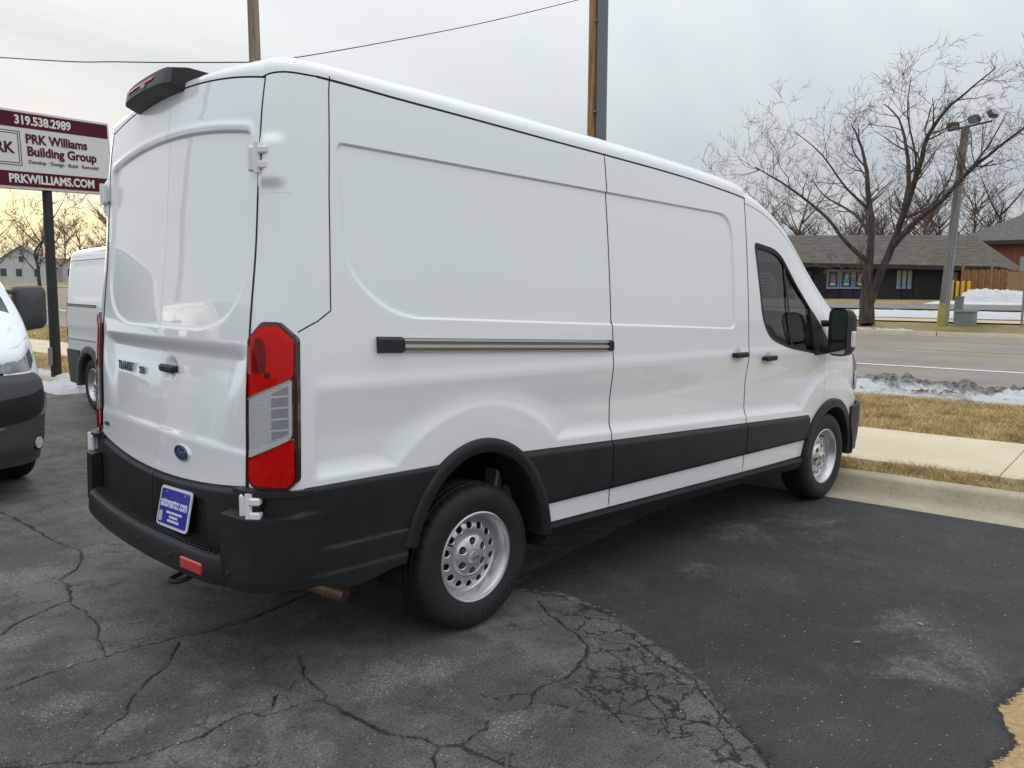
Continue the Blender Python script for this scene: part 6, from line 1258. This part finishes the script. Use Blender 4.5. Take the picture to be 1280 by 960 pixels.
mb = MB(); mb.box((-.10, -.07, .42), (.06, .06, .30), bev=.01); mb.build('junction_box', mat('junction_grey', (.2, .2, .2), .5), sg)
# ------------------------------------------------------------------ houses across the street
def house(label, n, t, w_, dp, h, rh, wallc, roofc, axis, seed, rz=0.):
    o = at(n, t); hs = thing('house', label, 'house', o, math.atan2(NV[1], NV[0])+rz); m = mat('siding_%d' % seed, wallc, .7, noise=(.8, .08)); rm = mat('house_roof_%d' % seed, roofc, .9, noise=(1.5, .2))
    mb = MB()
    if axis == 'gable': # gable towards the street
        mb.prism([(-w_/2, -.3), (w_/2, -.3), (w_/2, h), (0, h+rh), (-w_/2, h)], 0, dp, lambda u, v, q: (q, u, v))
    else: mb.prism([(0, -.3), (dp, -.3), (dp, h), (dp/2, h+rh), (0, h)], -w_/2, w_/2, lambda u, v, q: (u, q, v))
    mb.build('wall', m, hs, smooth=False); mb = MB(); e = .35
    for s in (-1, 1):
        mb = MB()
        if axis == 'gable': a = (w_/2+e)*s; P_ = [(-e, a, h-rh*e/(w_/2)), (dp+e, a, h-rh*e/(w_/2)), (dp+e, 0, h+rh), (-e, 0, h+rh)]
        else: b = dp/2+s*(dp/2+e); P_ = [(b, -w_/2-e, h-rh*e/(dp/2)), (b, w_/2+e, h-rh*e/(dp/2)), (dp/2, w_/2+e, h+rh), (dp/2, -w_/2-e, h+rh)]
        V = [(p[0], p[1], p[2]+.02) for p in P_]+[(p[0], p[1], p[2]+.16) for p in P_]; mb.add(V, [(3, 2, 1, 0), (4, 5, 6, 7)]+[(i, (i+1) % 4, 4+(i+1) % 4, 4+i) for i in range(4)]); mb.build('roof', rm, hs, smooth=False)
    for i, (y, z_, ww, hh) in enumerate(((-.28, .30, .9, 1.2), (.05, .30, .9, 1.2), (.33, .30, .9, 1.2))):
        mb = MB(); mb.box((-.02, y*w_, h*.30+hh/2), (.06, ww, hh)); wd_ = mb.build('window', mat('window_trim', (.6, .6, .58), .5), hs, smooth=False); mb = MB(); mb.box((-.06, y*w_, h*.30+hh/2), (.02, ww*.8, hh*.85)); mb.build('pane', mat('far_pane', (.06, .07, .08), .1), wd_, smooth=False)
    if axis == 'gable': mb = MB(); mb.box((-.02, 0, h+rh*.3), (.06, .8, .9)); wd_ = mb.build('window', mat('window_trim'), hs, smooth=False); mb = MB(); mb.box((-.06, 0, h+rh*.3), (.02, .6, .75)); mb.build('pane', mat('far_pane'), wd_, smooth=False)
    return hs
house('white house with steep gable behind the black sign pole', 40., 116, 6.4, 9, 2.4, 2.4, (.50, .52, .55), (.20, .20, .21), 'gable', 1, R_(62))
house('low white house with dark brown roof at the left of the sign pole', 31., 122, 13., 9, 1.9, 2.3, (.48, .49, .50), (.11, .085, .07), 'eave', 2, R_(70))
house('pale grey two gabled house beside the low white van', 47., 113, 6.0, 9, 2.4, 2.2, (.46, .48, .52), (.22, .22, .23), 'gable', 3, R_(50))
# ------------------------------------------------------------------ snow
def m_snow(name, dirty):
    k = NT_(name); a = k.noise(1.6, 5, .65, .3); b = k.noise(9, 5, .7); d_ = k.attr('dirt'); f = k.ss(k.math('ADD', d_, k.math('MULTIPLY', k.math('SUBTRACT', k.noise(4.5, 5, .75, .5), .5), 1.5)), .30, .72)
    c = k.mix(k.ss(b, .35, .7), (.70, .71, .73), (.80, .80, .81)); dd = k.mix(k.ss(k.noise(13, 5, .75), .38, .62), (.10, .092, .084), (.34, .325, .305)); c = k.mix(f, c, dd); k.bump(k.math('ADD', k.noise(22, 5, .7), k.math('MULTIPLY', b, .8)), 1., .05); return k.done(c, .75, .3)
SNOW = m_snow('snow', True)
def snowfield(name, label, n0, n1, t0, t1, h, seed, dirt, step=.05, rough=.5, edge=.3):
    A, B = np.meshgrid(np.arange(n0, n1, step), np.arange(t0, t1, step*1.3), indexing='ij'); u, v = (A-n0)/(n1-n0), (B-t0)/(t1-t0); e = np.minimum(np.minimum(u, 1-u)*2, np.minimum(v, 1-v)*2*(t1-t0)/(n1-n0)/1.)
    no = fbm(seed, A*1.1, B*.7, 5, .6); hi = fbm(seed+9, A*5, B*5, 4, .65); f = np.clip(np.clip(e, 0, 1)**.7*1.15+(no-.5)*1.6-edge+.25, -.2, 1.4); bw = sm(0, .22, np.minimum(np.minimum(u, 1-u), np.minimum(v, 1-v)*4)); f = f*bw-.2*(1-bw)
    Z = h*np.where(f > 0, f*(.6+rough*(hi-.3)), f*1.2); keep_v = f > -.17; X, Y = nt_xy(A, B); P = np.stack([X, Y, (zp(np.maximum(A, 4.2), B) if n0 > 4 else .125*sm(2.62, 2.80, A))+Z-.015], -1); kq = keep_v[:-1, :-1] & keep_v[1:, :-1] & keep_v[:-1, 1:] & keep_v[1:, 1:]
    nu, nv = A.shape; fcs = grid_faces(nu, nv, kq); used = np.unique(fcs); rm = np.full(nu*nv, -1); rm[used] = np.arange(len(used)); o = mesh(name, P.reshape(-1, 3)[used], rm[fcs], SNOW, sharp=None); attr(o, 'dirt', dirt(A, B, hi).reshape(-1)[used]); return stuff(o, label, 'snow')
snowfield('snow_bank', 'dirty grey ploughed snow bank with leaves along the street edge', 10.25, 12.0, -9, 9, .24, 3, lambda A, B, hi: .36+.45*sm(10.5, 11.2, A)+.9*(hi-.5)-.95*sm(-1.5, -1.75, B)*sm(11.3, 10.9, A)-.55*sm(-.1, .5, B)*sm(10.9, 10.5, A), .045, 1.3, .12)
snowfield('snow_patch', 'clean white snow lying across the far lawn', 29.6, 34.0, -6, 7.6, .12, 21, lambda A, B, hi: -.3+0*A, .12, .5, .2)
snowfield('snow_patch', 'thin snow strip along the drive of the dark building', 37.0, 39.5, -5, 5.6, .12, 23, lambda A, B, hi: -.2+0*A, .12, .5, .25)
snowfield('snow_mound', 'white snow mound piled against the wooden fence', 40.2, 43.3, 1.2, 4.5, .75, 27, lambda A, B, hi: -.1+0*A, .08, .6, .05)
snowfield('snow_patch', 'dirty crusted snow along the far kerb', 24.7, 25.6, 2.6, 8.5, .12, 33, lambda A, B, hi: .45+0*A, .06, .8, .1)
snowfield('snow_heap', 'dirty snow heap on the kerb below the tall sign', 2.15, 3.15, 9.7, 12.4, .15, 36, lambda A, B, hi: .30+.5*(hi-.5), .04, .8, .05)
# dead leaves caught in the snow bank
LEAF = mat('dead_leaf', (.26, .085, .025), .8, noise=(30, .35, 3)); rng = random.Random(4); V = []; F = []
for cn, ct, s_, k_ in ((10.62, .30, .14, 45), (10.55, -.62, .11, 38), (10.58, -1.0, .14, 44), (11.0, -.95, .25, 16), (10.8, -1.45, .3, 10)):
    for _ in range(k_):
        n, t = rng.gauss(cn, s_*.5), rng.gauss(ct, s_); c0 = at(n, t); c0.z += .06+.16*max(0, (n-10.3)); r = Matrix.Rotation(rng.uniform(0, 6.3), 3, 'Z') @ Matrix.Rotation(rng.uniform(-.8, .8), 3, 'X'); o = len(V); s2 = rng.uniform(.018, .038)
        V += [tuple(c0+r @ Vector(p)*s2) for p in ((-1, 0, 0), (-.2, -.6, .15), (1, 0, 0), (-.2, .6, .15))]; F.append((o, o+1, o+2, o+3))
stuff(mesh('dead_leaves', V, F, LEAF, smooth=False), 'rust brown dead leaves caught in the dirty snow bank', 'leaves')
# a few leaves and pebbles on the lot
for i, (n, t, c_) in enumerate(((-1.556, .074, (.42, .25, .08)), (.92, -2.45, (.40, .24, .10)), (1.35, -2.62, (.38, .30, .2)))):
    mb = MB(); mb.add([(-.020, 0, .004), (-.006, -.008, .008), (.018, -.002, .005), (.022, .003, .004), (.0, .009, .009)], [(0, 1, 4), (1, 2, 4), (2, 3, 4)]); l_ = mb.build('fallen_leaf', mat('lot_leaf_%d' % i, c_, .8)); x, y = nt_xy(n, t); l_.location = (x, y, .004); l_.rotation_euler = (0, 0, i*1.9+.5); tag(l_, ('dry tan leaf lying on a crack behind the large van', 'small curled brown leaf on the dark sealed asphalt', 'pale dry leaf beside the worn asphalt patch')[i], 'leaf')
PB = [mat('pebble_%d' % i, c, .85) for i, c in enumerate(((.34, .33, .31), (.26, .25, .23), (.40, .38, .34)))]; rng = random.Random(9); V = []; F = []
for _ in range(700):
    n, t = rng.uniform(-2.6, 3.6), rng.uniform(-3.4, 2.8); s_ = rng.choice((.0025, .003, .004, .0055)); x, y = nt_xy(n, t); o = len(V)
    V += [(x+s_*a*rng.uniform(.7, 1.2), y+s_*b*rng.uniform(.7, 1.2), s_*c*.7+.003) for a, b, c in ((1, 0, 0), (0, 1, 0), (-1, 0, 0), (0, -1, 0), (0, 0, 1))]; F += [(o, o+1, o+4), (o+1, o+2, o+4), (o+2, o+3, o+4), (o+3, o, o+4)]
stuff(mesh('loose_grit', V, F, PB[0], smooth=False), 'pale loose grit scattered over the asphalt lot', 'grit')

# behind the camera: what the flank of the large van mirrors
v5 = copy_tree(vb); v5.location = (-.5, -15.5, 0); v5.rotation_euler = (0, 0, R_(88)); v5['label'] = 'white cargo van mirrored in the flank of the large van'
for (n, t, h, sd_, lab) in ((6., -26, 10, 81, 'bare tree mirrored in the sliding door of the large van'), (-4., -30, 11, 82, 'bare tree standing behind the mirrored van')):
    far_tree(lab, 5, 0, h, sd_, 1.0, 4, tm=.012).location = (*nt_xy(n, t), 0)

lb = thing('lamp_post', 'grey steel lamp post mirrored in the rear doors of the large van', 'lamp post', (-6.6, 12.8, 0)); mb = MB(); mb.tube([(0, 0, 0), (0, 0, 4), (0, 0, 8.)], [.14, .12, .09], 14); mb.build('pole', mat('lamp_grey', (.11, .11, .12), .5), lb)
mb = MB(); mb.box((.35, 0, 8.), (.9, .35, .14), bev=.04); mb.build('lamp_head', mat('lamp_grey'), lb); mb = MB(); mb.lathe([(.0005, .5), (.25, .5), (.27, .47), (.27, 0)], 20); mb.build('base', KERBC, lb)
